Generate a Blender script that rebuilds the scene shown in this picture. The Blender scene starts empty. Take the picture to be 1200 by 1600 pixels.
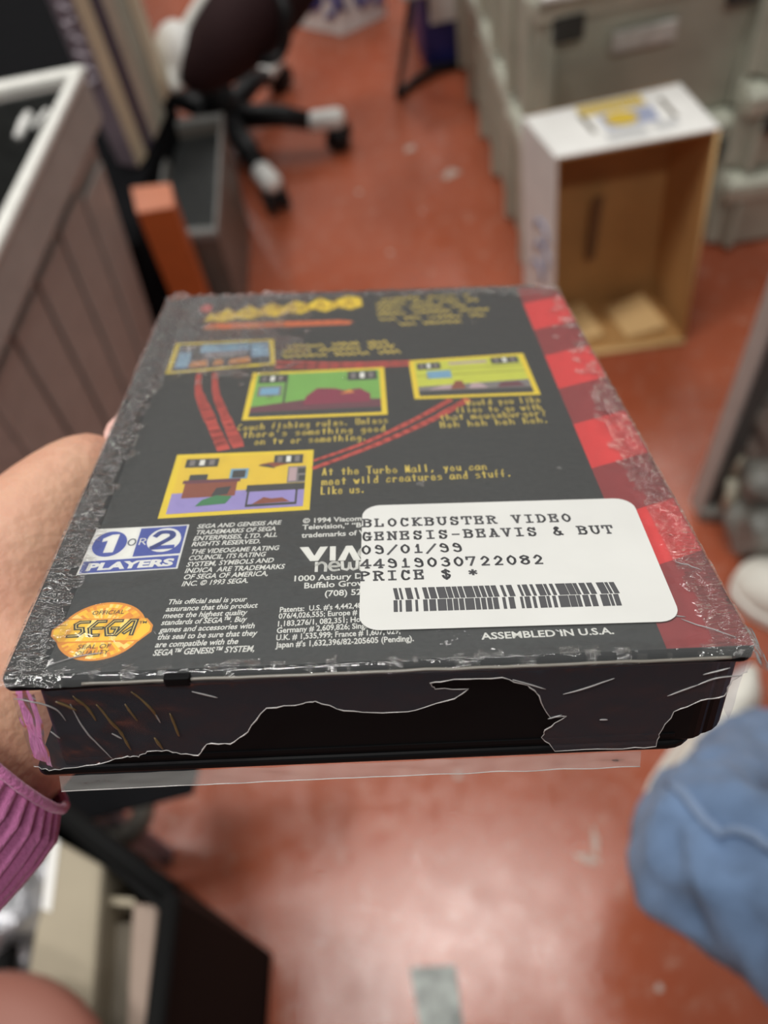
import bpy, bmesh, math, random
from mathutils import Vector, Matrix, noise
from mathutils.geometry import tessellate_polygon
random.seed(7)
S = bpy.context.scene
COL = S.collection

# ------------------------------------------------------------------ camera
H = 1.30                                   # lens height over the floor
F = 1390.0                                 # focal length for a 1200 x 1600 frame
RW = Matrix(((0.98058, 0.19612, 0.0), (-0.16366, 0.81829, -0.55102), (-0.10806, 0.54032, 0.83449)))
cam_d = bpy.data.cameras.new('camera')
cam = bpy.data.objects.new('camera', cam_d); COL.objects.link(cam)
cam.matrix_world = Matrix.Translation((0, 0, H)) @ RW.to_4x4()
cam_d.sensor_fit = 'VERTICAL'; cam_d.sensor_height = 36.0; cam_d.sensor_width = 27.0
cam_d.lens = F / 1600 * 36.0
cam_d.clip_start = 0.01; cam_d.clip_end = 60
cam_d.dof.use_dof = True
cam_d.dof.focus_distance = 0.168
cam_d.dof.aperture_fstop = cam_d.lens / 2.7
S.camera = cam

# ------------------------------------------------------------------ light
S.view_settings.view_transform = 'Standard'; S.view_settings.look = 'None'
S.view_settings.gamma = 1.0; S.view_settings.exposure = 0.2
S.view_settings.use_curve_mapping = False
W = bpy.data.worlds.new('room_light'); S.world = W; W.use_nodes = True
nt = W.node_tree; bg = nt.nodes['Background']
tc = nt.nodes.new('ShaderNodeTexCoord'); sx = nt.nodes.new('ShaderNodeSeparateXYZ')
mr = nt.nodes.new('ShaderNodeMapRange'); cr = nt.nodes.new('ShaderNodeValToRGB')
nt.links.new(tc.outputs['Generated'], sx.inputs[0]); nt.links.new(sx.outputs['Y'], mr.inputs['Value'])
mr.inputs['From Min'].default_value = -1; mr.inputs['From Max'].default_value = 1
nt.links.new(mr.outputs[0], cr.inputs[0]); nt.links.new(cr.outputs[0], bg.inputs['Color'])
cr.color_ramp.elements[0].color = (0.10, 0.095, 0.09, 1); cr.color_ramp.elements[1].color = (0.50, 0.50, 0.48, 1)
bg.inputs['Strength'].default_value = 0.50

def area(name, loc, sx_, sy_, power, color=(1, 0.98, 0.94), rot=(0, 0, 0)):
    d = bpy.data.lights.new(name, 'AREA'); d.shape = 'RECTANGLE'; d.size = sx_; d.size_y = sy_
    d.energy = power; d.color = color
    o = bpy.data.objects.new(name, d); o.location = loc; o.rotation_euler = rot; COL.objects.link(o); return o
area('ceiling_and_fill_light', (-0.10, 0.66, 5.0), 1.2, 0.45, 50)
area('ceiling_and_fill_light', (-1.55, 0.5, 4.0), 0.4, 0.7, 44)
for lx, ly, lp in ((0.7, 3.6, 20), (1.6, 3.6, 18), (-0.9, 3.6, 20), (-1.8, 3.6, 18), (-1.4, 5.6, 20), (-2.2, 5.6, 18), (1.6, 5.6, 18), (2.6, 5.6, 18), (-1.7, 8.0, 26), (2.4, 8.0, 26)):
    area('ceiling_and_fill_light', (lx, ly, 5.0), 0.4, 1.4, lp)  # added rows, placed to make the crumpled wrap sparkle
area('ceiling_and_fill_light', (0.25, -2.4, 5.0), 1.2, 0.4, 58)  # added fill from behind for the crate fronts and carton inside

# ------------------------------------------------------------------ helpers
def ray(x, y):
    return RW @ Vector(((x - 600) / F, -(y - 800) / F, -1.0))
def at(x, y, z=0.0):                        # point of the line of sight at height z
    d = ray(x, y); return Vector((0, 0, H)) + d * ((z - H) / d.z)
def deep(x, y, d):                          # point of the line of sight at depth d
    return Vector((0, 0, H)) + ray(x, y) * d

MATS = {}
def mat(name, color, rough=0.6, spec=0.5, metal=0.0, noise_amt=0.0, noise_scale=20, bump=0.0, bump_scale=60, color2=None, coat=0.0, sss=0.0, sheen=0.0):
    if name in MATS: return MATS[name]
    m = bpy.data.materials.new(name); m.use_nodes = True
    nt = m.node_tree; b = nt.nodes['Principled BSDF']
    b.inputs['Base Color'].default_value = (*color, 1); b.inputs['Roughness'].default_value = rough
    b.inputs['Specular IOR Level'].default_value = spec; b.inputs['Metallic'].default_value = metal
    if coat: b.inputs['Coat Weight'].default_value = coat; b.inputs['Coat Roughness'].default_value = 0.15
    if sss:
        b.inputs['Subsurface Weight'].default_value = sss; b.inputs['Subsurface Radius'].default_value = (0.01, 0.004, 0.002); b.inputs['Subsurface Scale'].default_value = 0.3
    if sheen: b.inputs['Sheen Weight'].default_value = sheen
    if noise_amt or bump:
        t = nt.nodes.new('ShaderNodeTexCoord')
    if noise_amt:
        n = nt.nodes.new('ShaderNodeTexNoise'); n.inputs['Scale'].default_value = noise_scale; n.inputs['Detail'].default_value = 5
        nt.links.new(t.outputs['Object'], n.inputs['Vector'])
        r = nt.nodes.new('ShaderNodeValToRGB'); r.color_ramp.elements[0].position = 0.35; r.color_ramp.elements[1].position = 0.7
        c2 = color2 or tuple(c * (1 - noise_amt) for c in color)
        r.color_ramp.elements[0].color = (*color, 1); r.color_ramp.elements[1].color = (*c2, 1)
        nt.links.new(n.outputs['Fac'], r.inputs[0]); nt.links.new(r.outputs[0], b.inputs['Base Color'])
    if bump:
        n2 = nt.nodes.new('ShaderNodeTexNoise'); n2.inputs['Scale'].default_value = bump_scale; n2.inputs['Detail'].default_value = 4
        nt.links.new(t.outputs['Object'], n2.inputs['Vector'])
        bp = nt.nodes.new('ShaderNodeBump'); bp.inputs['Strength'].default_value = bump; bp.inputs['Distance'].default_value = 0.02
        nt.links.new(n2.outputs['Fac'], bp.inputs['Height']); nt.links.new(bp.outputs[0], b.inputs['Normal'])
    MATS[name] = m; return m

class MB:
    """collects shapes and links them as one mesh object"""
    def __init__(s): s.v = []; s.f = []; s.m = []; s.mats = []; s.sm = []
    def mi(s, m):
        if m not in s.mats: s.mats.append(m)
        return s.mats.index(m)
    def add(s, vs, fs, m, smooth=False):
        o = len(s.v); s.v += [Vector(p) for p in vs]; i = s.mi(m)
        for f in fs: s.f.append([a + o for a in f]); s.m.append(i); s.sm.append(smooth)
    def poly(s, pts, z, m):                 # flat outline, any shape
        P = [Vector((x, y, z)) for x, y in pts]
        if len(P) <= 4: s.add(P, [list(range(len(P)))], m); return
        s.add(P, [list(t) for t in tessellate_polygon([P])], m)
    def rect(s, x0, y0, x1, y1, z, m): s.poly([(x0, y0), (x1, y0), (x1, y1), (x0, y1)], z, m)
    def disc(s, cx, cy, rx, ry, z, m, n=32): s.poly([(cx + rx * math.cos(2 * math.pi * k / n), cy + ry * math.sin(2 * math.pi * k / n)) for k in range(n)], z, m)
    def stroke(s, pts, w, z, m):            # flat pen line
        for (x0, y0), (x1, y1) in zip(pts, pts[1:]):
            L = math.hypot(x1 - x0, y1 - y0) or 1e-9; dx, dy = (x1 - x0) / L, (y1 - y0) / L; e = w * 0.4; h = w / 2
            a0, b0, a1, b1 = x0 - dx * e, y0 - dy * e, x1 + dx * e, y1 + dy * e
            s.add([(a0 - dy * h, b0 + dx * h, z), (a0 + dy * h, b0 - dx * h, z), (a1 + dy * h, b1 - dx * h, z), (a1 - dy * h, b1 + dx * h, z)], [[0, 1, 2, 3]], m)
    def hexa(s, low, top, m):               # four lower and four upper corners
        s.add(list(low) + list(top), [[3, 2, 1, 0], [4, 5, 6, 7], [0, 1, 5, 4], [1, 2, 6, 5], [2, 3, 7, 6], [3, 0, 4, 7]], m)
    def box(s, x0, x1, y0, y1, z0, z1, m):
        q = [(x0, y0), (x1, y0), (x1, y1), (x0, y1)]; s.hexa([(*p, z0) for p in q], [(*p, z1) for p in q], m)
    def tube(s, pts, r, m, n=10, smooth=True, caps=True):
        pts = [Vector(p) for p in pts]; rs = r if isinstance(r, (list, tuple)) else [r] * len(pts)
        vs, fs = [], []; up = None
        for i, p in enumerate(pts):
            t = (pts[min(i + 1, len(pts) - 1)] - pts[max(i - 1, 0)]).normalized()
            if up is None: up = t.orthogonal().normalized()
            up = (up - t * up.dot(t)).normalized(); sd = t.cross(up)
            for k in range(n):
                a = 2 * math.pi * k / n; vs.append(p + (up * math.cos(a) + sd * math.sin(a)) * rs[i])
        for i in range(len(pts) - 1):
            for k in range(n): fs.append([i * n + k, i * n + (k + 1) % n, (i + 1) * n + (k + 1) % n, (i + 1) * n + k])
        if caps: fs.append(list(range(n))[::-1]); fs.append([(len(pts) - 1) * n + k for k in range(n)])
        s.add(vs, fs, m, smooth)
    def ball(s, c, rx, ry, rz, m, n=16, k=10, rot=None):
        vs, fs = [], []; c = Vector(c); rot = rot or Matrix.Identity(3)
        for i in range(k + 1):
            ph = math.pi * i / k
            for j in range(n):
                a = 2 * math.pi * j / n; vs.append(c + rot @ Vector((rx * math.sin(ph) * math.cos(a), ry * math.sin(ph) * math.sin(a), rz * math.cos(ph))))
        for i in range(k):
            for j in range(n): fs.append([i * n + j, (i + 1) * n + j, (i + 1) * n + (j + 1) % n, i * n + (j + 1) % n])
        s.add(vs, fs, m, True)
    def build(s, name, parent=None, bevel=0, scale=1.0, local=False, segs=2):
        me = bpy.data.meshes.new(name)
        off = Vector((0, 0, 0))
        if parent is not None and not local:
            q = parent
            while q is not None: off += Vector(q.location); q = q.parent
        me.from_pydata([(p - off) * scale for p in s.v], [], s.f)
        for m in s.mats: me.materials.append(m)
        for p, i, k in zip(me.polygons, s.m, s.sm): p.material_index = i; p.use_smooth = k
        me.update()
        o = bpy.data.objects.new(name, me); COL.objects.link(o)
        if parent is not None: o.parent = parent
        if bevel:
            b = o.modifiers.new('bevel', 'BEVEL'); b.width = bevel; b.segments = segs; b.limit_method = 'ANGLE'; b.angle_limit = 0.6
        return o

def tag(o, label=None, cat=None, group=None, kind=None):
    if label: o['label'] = label
    if cat: o['category'] = cat
    if group: o['group'] = group
    if kind: o['kind'] = kind
    return o
def thing(name, loc, label, cat, group=None):
    o = bpy.data.objects.new(name, None); o.empty_display_size = 0.05; o.location = loc; COL.objects.link(o)
    return tag(o, label, cat, group)
def skin_mesh(name, pts, edges, radii, m, parent, root=0, sub=2):
    off = Vector(parent.location)
    me = bpy.data.meshes.new(name); me.from_pydata([Vector(p) - off for p in pts], edges, []); me.update()
    o = bpy.data.objects.new(name, me); COL.objects.link(o); o.parent = parent
    o.modifiers.new('skin', 'SKIN')
    if not me.skin_vertices: me.attributes.new
    for i, sv in enumerate(me.skin_vertices[0].data):
        r = radii[i]; sv.radius = r if isinstance(r, tuple) else (r, r); sv.use_root = (i == root)
    s = o.modifiers.new('sub', 'SUBSURF'); s.levels = sub; s.render_levels = sub
    me.materials.append(m); o.modifiers['skin'].use_smooth_shade = True
    return o
def catmull(P, n=6, closed=False):
    out = []; N = len(P)
    for i in range(N if closed else N - 1):
        g = lambda k: P[k % N] if closed else P[max(0, min(N - 1, k))]
        p0, p1, p2, p3 = g(i - 1), g(i), g(i + 1), g(i + 2)
        for k in range(n):
            t = k / n
            out.append(tuple(0.5 * (2 * b + (c - a) * t + (2 * a - 5 * b + 4 * c - d) * t * t + (3 * b - a - 3 * c + d) * t ** 3) for a, b, c, d in zip(p0, p1, p2, p3)))
    out.append(P[0] if closed else P[-1]); return out

# ------------------------------------------------------------------ pen letters
HAND = {'a': '~56 26 03 12 32 55|56 53 62', 'b': '19 12|~14 36 54 42 12', 'c': '~55 36 14 12 32 53', 'd': '59 52|~54 36 13 22 42 54',
 'e': '14 54|~54 46 26 14 13 22 42 53', 'f': '~49 38 25 22|15 45', 'g': '~55 36 14 23 43 56|~56 52 40 20 10', 'h': '19 12|~14 36 55 52',
 'i': '36 32|38 37', 'k': '19 12|56 14 52', 'l': '29 22', 'm': '06 02|~05 26 32|~35 56 62', 'n': '16 12|~14 36 55 52', 'o': '~36 14 22 42 54 36',
 'r': '16 12|~14 36 55', 's': '~55 36 15 34 53 32 12', 't': '38 32|16 56', 'u': '~16 13 32 54|56 52', 'v': '16 32 56', 'w': '06 22 35 42 66',
 'y': '16 33|56 20', 'C': '~58 39 16 13 32 53', 'U': '~19 13 32 53 59', 'W': '09 22 36 42 69', 'A': '12 39 52|24 44', 'T': '09 69|39 32',
 'M': '12 19 33 59 52', 'L': '19 12 52', 'H': '19 12|59 52|16 56', '?': '~18 39 57 35 34|32 33', '.': '22 23', ',': '23 11', "'": '29 27'}
TYPE = {'B': '09 39|19 12|~39 58 57 36|16 36|~36 55 53 42 32|02 32', 'L': '09 29|19 12|02 52 54', 'O': '~39 17 14 32 54 57 39',
 'C': '~57 48 29 16 14 22 42 53|57 59', 'K': '09 29|02 22|19 12|59 15|25 52|49 69|42 62', 'U': '09 29|49 69|~19 14 32 54 59',
 'S': '~57 48 29 17 26 45 54 42 22 14|57 59|14 12', 'T': '09 69|09 07|69 67|39 32|22 42', 'E': '09 59 57|02 52 54|19 12|16 46|45 47',
 'R': '09 39|19 12|~39 58 57 36|16 36|36 52 62|02 22', 'V': '09 29|49 69|19 32 59', 'I': '19 59|12 52|39 32', 'D': '09 39|19 12|02 32|~39 57 54 32',
 'G': '~57 48 29 16 14 22 42 54|57 59|35 65|55 52', 'N': '09 19 52 59|49 69|19 12|02 22', 'A': '02 22|42 62|12 39 52|24 44|29 39',
 'P': '09 39|19 12|~39 58 57 36|16 36|02 22', '0': '~39 17 14 32 54 57 39', '1': '27 39 32|12 52', '2': '~17 39 57 45 12|12 52',
 '3': '~18 39 57 36|~36 55 53 32 13', '4': '49 42|49 04 64|32 52', '7': '07 09 59 22', '8': '~39 18 17 36 55 53 32 13 14 36 57 58 39',
 '9': '~56 36 17 29 48 56 53 32 13', '/': '01 69', '-': '15 55', '&': '~62 53 27 28 39 48 37 14 13 22 42 55', '$': '~57 48 28 17 45 54 42 22 14|39 31',
 '*': '38 34|17 55|57 15'}
def pen(mb, text, font, x, y, ux, uy, adv, w, z, m, slope=0.0):
    for ch in text:
        for st in font.get(ch, '').split('|'):
            if not st: continue
            sm = st[0] == '~'; P = [(int(a[0]), int(a[1]) - 2) for a in st.strip('~').split()]
            if sm: P = catmull(P, 5, closed=P[0] == P[-1] and False)
            mb.stroke([(x + px * ux, y + py * uy + slope * px * ux) for px, py in P], w, z, m)
        x += adv; y += adv * slope
def pen_fit(mb, text, font, x0, y0, x1, y1, h, w, z, m):
    adv = (x1 - x0) / (len(text) - 0.15); pen(mb, text, font, x0, y0, adv / 8.0, h / 7, adv, w, z, m, (y1 - y0) / (x1 - x0))
def scribble(mb, x0, y0, x1, y1, h, w, z, m):   # writing too blurred to read
    x = x0; sl = (y1 - y0) / (x1 - x0)
    while x < x1 - h:
        n = random.randint(3, 7); P = []
        for k in range(n * 2):
            P.append((x, y0 + (x - x0) * sl + (0 if k % 2 else h * random.uniform(0.55, 1.0)))); x += h * random.uniform(0.25, 0.5)
            if x > x1: break
        if len(P) > 1: mb.stroke(P, w, z, m)
        x += h * 0.7
def type_mesh(text, bold=0.0):
    c = bpy.data.curves.new('lettering', 'FONT'); c.body = text; c.size = 1; c.offset = bold; c.resolution_u = 3
    o = bpy.data.objects.new('lettering', c); COL.objects.link(o)
    bpy.context.view_layer.update()
    me = bpy.data.meshes.new_from_object(o.evaluated_get(bpy.context.evaluated_depsgraph_get()))
    vs = [v.co.copy() for v in me.vertices]; fs = [list(p.vertices) for p in me.polygons]
    bpy.data.objects.remove(o); bpy.data.curves.remove(c); bpy.data.meshes.remove(me); return vs, fs
def print_fit(mb, text, x0, y0, x1, y1, cap, z, m, bold=0.02, shear=0.0):
    vs, fs = type_mesh(text, bold)
    a = min(v.x for v in vs); b = max(v.x for v in vs); k = (x1 - x0) / (b - a); q = cap / 0.72; sl = (y1 - y0) / (x1 - x0)
    mb.add([(x0 + (v.x - a) * k + v.y * q * shear, y0 + v.y * q + (v.x - a) * k * sl, z) for v in vs], fs, m)

# ------------------------------------------------------------------ floor
def floor_mat():
    m = bpy.data.materials.new('red_floor_paint'); m.use_nodes = True; nt = m.node_tree; b = nt.nodes['Principled BSDF']
    t = nt.nodes.new('ShaderNodeTexCoord')
    def nz(scale, detail=6, rough=0.6):
        n = nt.nodes.new('ShaderNodeTexNoise'); n.inputs['Scale'].default_value = scale; n.inputs['Detail'].default_value = detail; n.inputs['Roughness'].default_value = rough
        nt.links.new(t.outputs['Object'], n.inputs['Vector']); return n
    def ramp(n, p0, p1, c0, c1):
        r = nt.nodes.new('ShaderNodeValToRGB'); r.color_ramp.elements[0].position = p0; r.color_ramp.elements[1].position = p1
        r.color_ramp.elements[0].color = c0; r.color_ramp.elements[1].color = c1; nt.links.new(n.outputs['Fac'], r.inputs[0]); return r
    base = ramp(nz(3.5), 0.3, 0.75, (0.39, 0.095, 0.044, 1), (0.30, 0.072, 0.034, 1))
    sc = ramp(nz(34, 8, 0.8), 0.53, 0.80, (0, 0, 0, 1), (1, 1, 1, 1))
    mx = nt.nodes.new('ShaderNodeMix'); mx.data_type = 'RGBA'
    nt.links.new(sc.outputs[0], mx.inputs[0]); nt.links.new(base.outputs[0], mx.inputs[6]); mx.inputs[7].default_value = (0.50, 0.28, 0.21, 1)
    nt.links.new(mx.outputs[2], b.inputs['Base Color'])
    rr = ramp(nz(26, 6), 0.3, 0.7, (0.11, 0.11, 0.11, 1), (0.28, 0.28, 0.28, 1)); nt.links.new(rr.outputs[0], b.inputs['Roughness'])
    bp = nt.nodes.new('ShaderNodeBump'); bp.inputs['Strength'].default_value = 0.10; bp.inputs['Distance'].default_value = 0.006
    n3 = nz(130, 6); nt.links.new(n3.outputs['Fac'], bp.inputs['Height']); nt.links.new(bp.outputs[0], b.inputs['Normal'])
    b.inputs['Specular IOR Level'].default_value = 0.8
    return m
mb = MB(); mb.box(-6, 6, -3, 10, -0.05, 0, floor_mat()); floor = tag(mb.build('floor'), kind='structure')
stain = mat('pale_paint_stain', (0.55, 0.42, 0.36), 0.5, noise_amt=0.4, noise_scale=80)
def blot(px, py, r, ang=0, k=1.0):
    c = at(px, py); q = MB(); pts = []
    for i in range(14):
        a = 2 * math.pi * i / 14; rr = r * random.uniform(0.6, 1.2); x, y = rr * math.cos(a) * k, rr * math.sin(a)
        pts.append((c.x + x * math.cos(ang) - y * math.sin(ang), c.y + x * math.sin(ang) + y * math.cos(ang)))
    q.poly(pts, 0.0006, stain); return q.build('paint_stain', floor)
for a in ((715, 1212, 0.007), (705, 272, 0.016, 0.4, 1.6), (640, 232, 0.012, 0.4, 1.5), (930, 1315, 0.005, 1.4, 4), (918, 1342, 0.005, -0.5, 4), (1030, 1545, 0.006), (880, 620, 0.006), (560, 300, .007), (610, 395, .006), (660, 330, .005)): blot(*a)
mb = MB(); mb.box(-6, 6, 10, 10.1, 0, 4, mat('wall_paint', (0.45, 0.44, 0.42), 0.8)); tag(mb.build('wall_back'), kind='structure')

# ------------------------------------------------------------------ boxes and crates round the aisle
grey = mat('grey_tote_plastic', (0.46, 0.425, 0.395), 0.5, 0.4, noise_amt=0.12, noise_scale=30, bump=0.05, bump_scale=200)
grey_rim = mat('pale_grey_plastic', (0.82, 0.81, 0.76), 0.5, 0.4, noise_amt=0.12, noise_scale=60)
olive = mat('olive_grey_plastic', (0.53, 0.545, 0.45), 0.45, 0.45, noise_amt=0.2, noise_scale=14, bump=0.05, bump_scale=120)
olive_rim = mat('olive_grey_rim', (0.62, 0.635, 0.53), 0.45, 0.45, noise_amt=0.2, noise_scale=25)
black = mat('black_plastic', (0.009, 0.009, 0.010), 0.45, 0.25)
cloth = mat('black_cloth', (0.006, 0.006, 0.007), 0.95, 0.1, bump=0.3, bump_scale=40)
white = mat('white_plastic', (0.78, 0.77, 0.74), 0.4)
dark_in = mat('shade_and_latch_charcoal', (0.045, 0.047, 0.045), 0.55, 0.4, noise_amt=0.4, noise_scale=40)  # shade inside the tote put into the colour; latches share it
steel = mat('dark_steel', (0.09, 0.09, 0.085), 0.4, 0.5, 0.5)

def quad_up(q, z): return [Vector((p.x, p.y, z)) for p in q]
def lerp_quad(q, k):
    c = sum(q, Vector()) / 4; return [c + (p - c) * k for p in q]
def inset(q, d):
    c = sum(q, Vector()) / 4; return [c + (p - c) * (1 - d * 1.41 / (p - c).length) for p in q]

# big ribbed tote
zt = 0.62
P1 = at(134, 112, zt); P2 = at(-78, 560, zt); Pv = Vector((-0.42, 0.0, 0)); tq = [P2 + Pv, P2, P1, P1 + Pv]
tote = thing('storage_tote', (sum(tq, Vector()) / 4).xy.to_3d(), 'large pale grey ribbed tote with broad rim and dark inside, beside black cloth', 'tote')
ti = inset(tq, 0.018); lo = inset(tq, 0.065)
mb = MB()
for i in range(4):
    j = (i + 1) % 4
    mb.hexa([quad_up(lo, 0)[i], quad_up(lo, 0)[j], quad_up(inset(lo, .008), 0)[j], quad_up(inset(lo, .008), 0)[i]],
            [quad_up(ti, zt - .02)[i], quad_up(ti, zt - .02)[j], quad_up(inset(ti, .008), zt - .02)[j], quad_up(inset(ti, .008), zt - .02)[i]], grey)
mb.build('wall', tote)
rimq = inset(tq, 0.022)
mb = MB()
for i in range(4):
    j = (i + 1) % 4
    mb.hexa([quad_up(tq, zt - .075)[i], quad_up(tq, zt - .075)[j], quad_up(rimq, zt - .075)[j], quad_up(rimq, zt - .075)[i]],
            [quad_up(tq, zt)[i], quad_up(tq, zt)[j], quad_up(rimq, zt)[j], quad_up(rimq, zt)[i]], grey)
mb.build('rim_band', tote, bevel=0.006)
mb = MB(); o2, i2 = inset(tq, -0.003), inset(tq, 0.020)
for i in range(4):
    j = (i + 1) % 4
    mb.hexa([quad_up(o2, zt - .004)[i], quad_up(o2, zt - .004)[j], quad_up(i2, zt - .004)[j], quad_up(i2, zt - .004)[i]],
            [quad_up(o2, zt + .012)[i], quad_up(o2, zt + .012)[j], quad_up(i2, zt + .012)[j], quad_up(i2, zt + .012)[i]], grey_rim)
mb.build('rim', tote, bevel=0.006)
nr = 5
for i in range(nr):                         # raised panels of the long side
    a = (i + 0.05) / nr; b = (i + 0.93) / nr
    def side(k, z):
        w = (z / (zt - .02)); lo_p = lo[1].lerp(lo[2], k); hi_p = ti[1].lerp(ti[2], k); p = lo_p.lerp(hi_p, w)
        n = Vector((lo[2].y - lo[1].y, lo[1].x - lo[2].x, 0)).normalized(); return Vector((p.x, p.y, z)), n
    mb = MB(); zz = zt - 0.10 - (0.02 if i == nr - 1 else 0)
    c = [side(a, 0.03), side(b, 0.03), side(b, zz), side(a, zz)]
    mb.hexa([p for p, n in c], [p + n * 0.008 for p, n in c], grey); mb.build('rib_panel', tote, bevel=0.003)
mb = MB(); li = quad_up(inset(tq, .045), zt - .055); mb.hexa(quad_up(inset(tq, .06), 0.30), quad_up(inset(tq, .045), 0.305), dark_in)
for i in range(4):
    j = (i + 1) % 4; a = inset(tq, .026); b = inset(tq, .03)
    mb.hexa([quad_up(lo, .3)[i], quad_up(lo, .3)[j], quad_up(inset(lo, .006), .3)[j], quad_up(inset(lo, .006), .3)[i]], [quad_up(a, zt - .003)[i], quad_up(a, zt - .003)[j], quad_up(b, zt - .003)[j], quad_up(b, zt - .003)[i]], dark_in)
mb.build('dark_inside', tote)  # dark inner faces added to stand for the shade inside
mb = MB(); c0 = at(46, 178, zt - .01); c1 = at(28, 215, zt - .01); mb.tube([c0, c0.lerp(c1, .4), c1], [.006, .008, .006], white, 8); c2 = at(52, 200, zt - .005); mb.tube([c2, at(75, 172, zt)], .004, white, 8)
tag(mb.build('tape_scrap', tote), 'crumpled white tape stuck to the rim')

# black cloth-covered table
zb = 0.31
tb = thing('draped_table', at(60, 0, 0).xy.to_3d(), 'low table draped in plain black cloth, beside the grey ribbed tote', 'table')
A, B = at(224, 284, zb), at(268, 148, zb)
q = [Vector((-1.6, 1.28, 0)), Vector((A.x - .012, 1.30, 0)), Vector((A.x, A.y, 0)), Vector((B.x, B.y, 0))]
q += [Vector((-.62, 3.6, 0)), Vector((-1.6, 3.6, 0))]; n5 = len(q)
mb = MB(); mb.add([Vector((v.x, v.y, z)) for z in (0, zb) for v in q], [list(range(n5))[::-1], list(range(n5, 2 * n5))] + [[i, (i + 1) % n5, (i + 1) % n5 + n5, i + n5] for i in range(n5)], cloth); mb.build('table_cloth', tb, bevel=.006)

# upright books on the cloth
def slab(p, q_, depth, z0, z1, m, name, label, cat, group, tilt=Vector((0, 0, 0))):
    a, b = at(*p, z0), at(*q_, z0); n = (b - a).normalized(); back = Vector((-0.26, 0.965, 0)) * depth
    t = thing(name, a, label, cat, group); mb = MB(); lowq = [a, b, b + back, a + back]; mb.hexa(lowq, [v + Vector((0, 0, z1 - z0)) + tilt for v in lowq], m); mb.build('cover', t, bevel=.004); return t, a, b
purple = mat('faded_purple_card', (0.21, 0.16, 0.19), 0.55, noise_amt=0.2); cream = mat('cream_card', (0.76, 0.64, 0.46), 0.6, noise_amt=0.2, noise_scale=8)
dpurple = mat('dark_purple_card', (0.085, 0.065, 0.10), 0.5); sage = mat('grey_green_card', (0.52, 0.52, 0.43), 0.6, noise_amt=.25, noise_scale=9); tan = mat('tan_card', (0.64, 0.55, 0.45), 0.6, noise_amt=.2); ivory = mat('ivory_card', (0.82, 0.70, 0.52), 0.6)
bk = [((186, 258), (217, 264), purple, 'thick faded purple book with pale spine lettering, standing at the near end of its row'),
      ((217, 264), (231, 243), cream, 'cream-spined book standing against the thick purple book'),
      ((231, 240), (240, 222), dpurple, 'thin dark purple book standing between two cream ones'),
      ((240, 222), (249, 205), tan, 'tan-spined book standing next to the thin dark purple one'),
      ((249, 205), (259, 180), sage, 'grey-green book standing in the middle of its row'),
      ((256, 165), (268, 143), ivory, 'ivory book at the far end of its row, next to the white chair shell')]
for (p, q_, m, lab) in bk:
    t, a, b = slab(p, q_, 0.16, zb + .003, zb + .52, m, 'book', lab, 'book', 'books standing on the black cloth')
    if m is purple:
        mb = MB(); n = Vector(((b - a).y, -(b - a).x, 0)).normalized() * 0.0015
        for k in range(9):
            z = .17 + k * .025
            for w in (0.3, 0.55): mb.tube([a.lerp(b, w - .1 + random.uniform(-.04, .04)) + n + Vector((0, 0, z)) - Vector((0, 0, 0)), a.lerp(b, w + .2) + n + Vector((0, 0, z + random.uniform(-.008, .008)))], .0035, mat('pale_lilac_ink', (.45, .40, .45), .6), 6)
        for v in mb.v: v.z -= 0
        tag(mb.build('spine_lettering', t), 'pale blurred lettering')

# small grey bin
zs = .265
sq = [at(240, 366, zs), at(337, 360, zs), at(347, 177, zs), at(262, 190, zs)]
sb = thing('storage_bin', (sum(sq, Vector()) / 4).xy.to_3d(), 'small grey bin with black inside standing beside the office chair base', 'bin')
lo = quad_up(inset(sq, .012), 0.0)
mb = MB()
for i in range(4):
    j = (i + 1) % 4; il = quad_up(inset(sq, .02), 0); ih = quad_up(inset(sq, .012), zs - .01); oh = quad_up(inset(sq, .004), zs - .01)
    mb.hexa([lo[i], lo[j], il[j], il[i]], [oh[i], oh[j], ih[j], ih[i]], mat('brown_grey_plastic', (.165, .145, .125), .5, noise_amt=.2))
mb.build('wall', sb)
mb = MB()
for i in range(4):
    j = (i + 1) % 4; a = quad_up(inset(sq, -.003), zs - .02); b = quad_up(inset(sq, .010), zs - .02); mb.hexa([a[i], a[j], b[j], b[i]], [v + Vector((0, 0, .02)) for v in (a[i], a[j], b[j], b[i])], mat('bin_rim_grey', (.25, .25, .24), .5, noise_amt=.2))
mb.build('rim', sb, bevel=.003)
mb = MB(); mb.hexa(quad_up(inset(sq, .016), 0.05), quad_up(inset(sq, .013), zs - .03), mat('bin_black', (.022, .024, .024), .5, noise_amt=.4, noise_scale=15)); mb.build('dark_inside', sb)

# orange box
zo = .40
oq = [at(213, 332, zo), at(272, 322, zo), at(266, 285, zo), at(204, 292, zo)]
ob = thing('carton', (sum(oq, Vector()) / 4).xy.to_3d(), 'tall narrow orange carton standing by the small grey bin', 'box')
mb = MB(); mb.hexa(quad_up(oq, 0), quad_up(oq, zo - .004), mat('orange_card', (.50, .115, .025), .5, noise_amt=.12)); mb.build('carton_body', ob, bevel=.002)
mb = MB(); mb.hexa(quad_up(oq, zo - .004), quad_up(oq, zo), mat('lit_orange_card', (.72, .27, .16), .4)); mb.build('flap', ob, bevel=.002)  # top paler than the body: the light on it is in the colour

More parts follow.
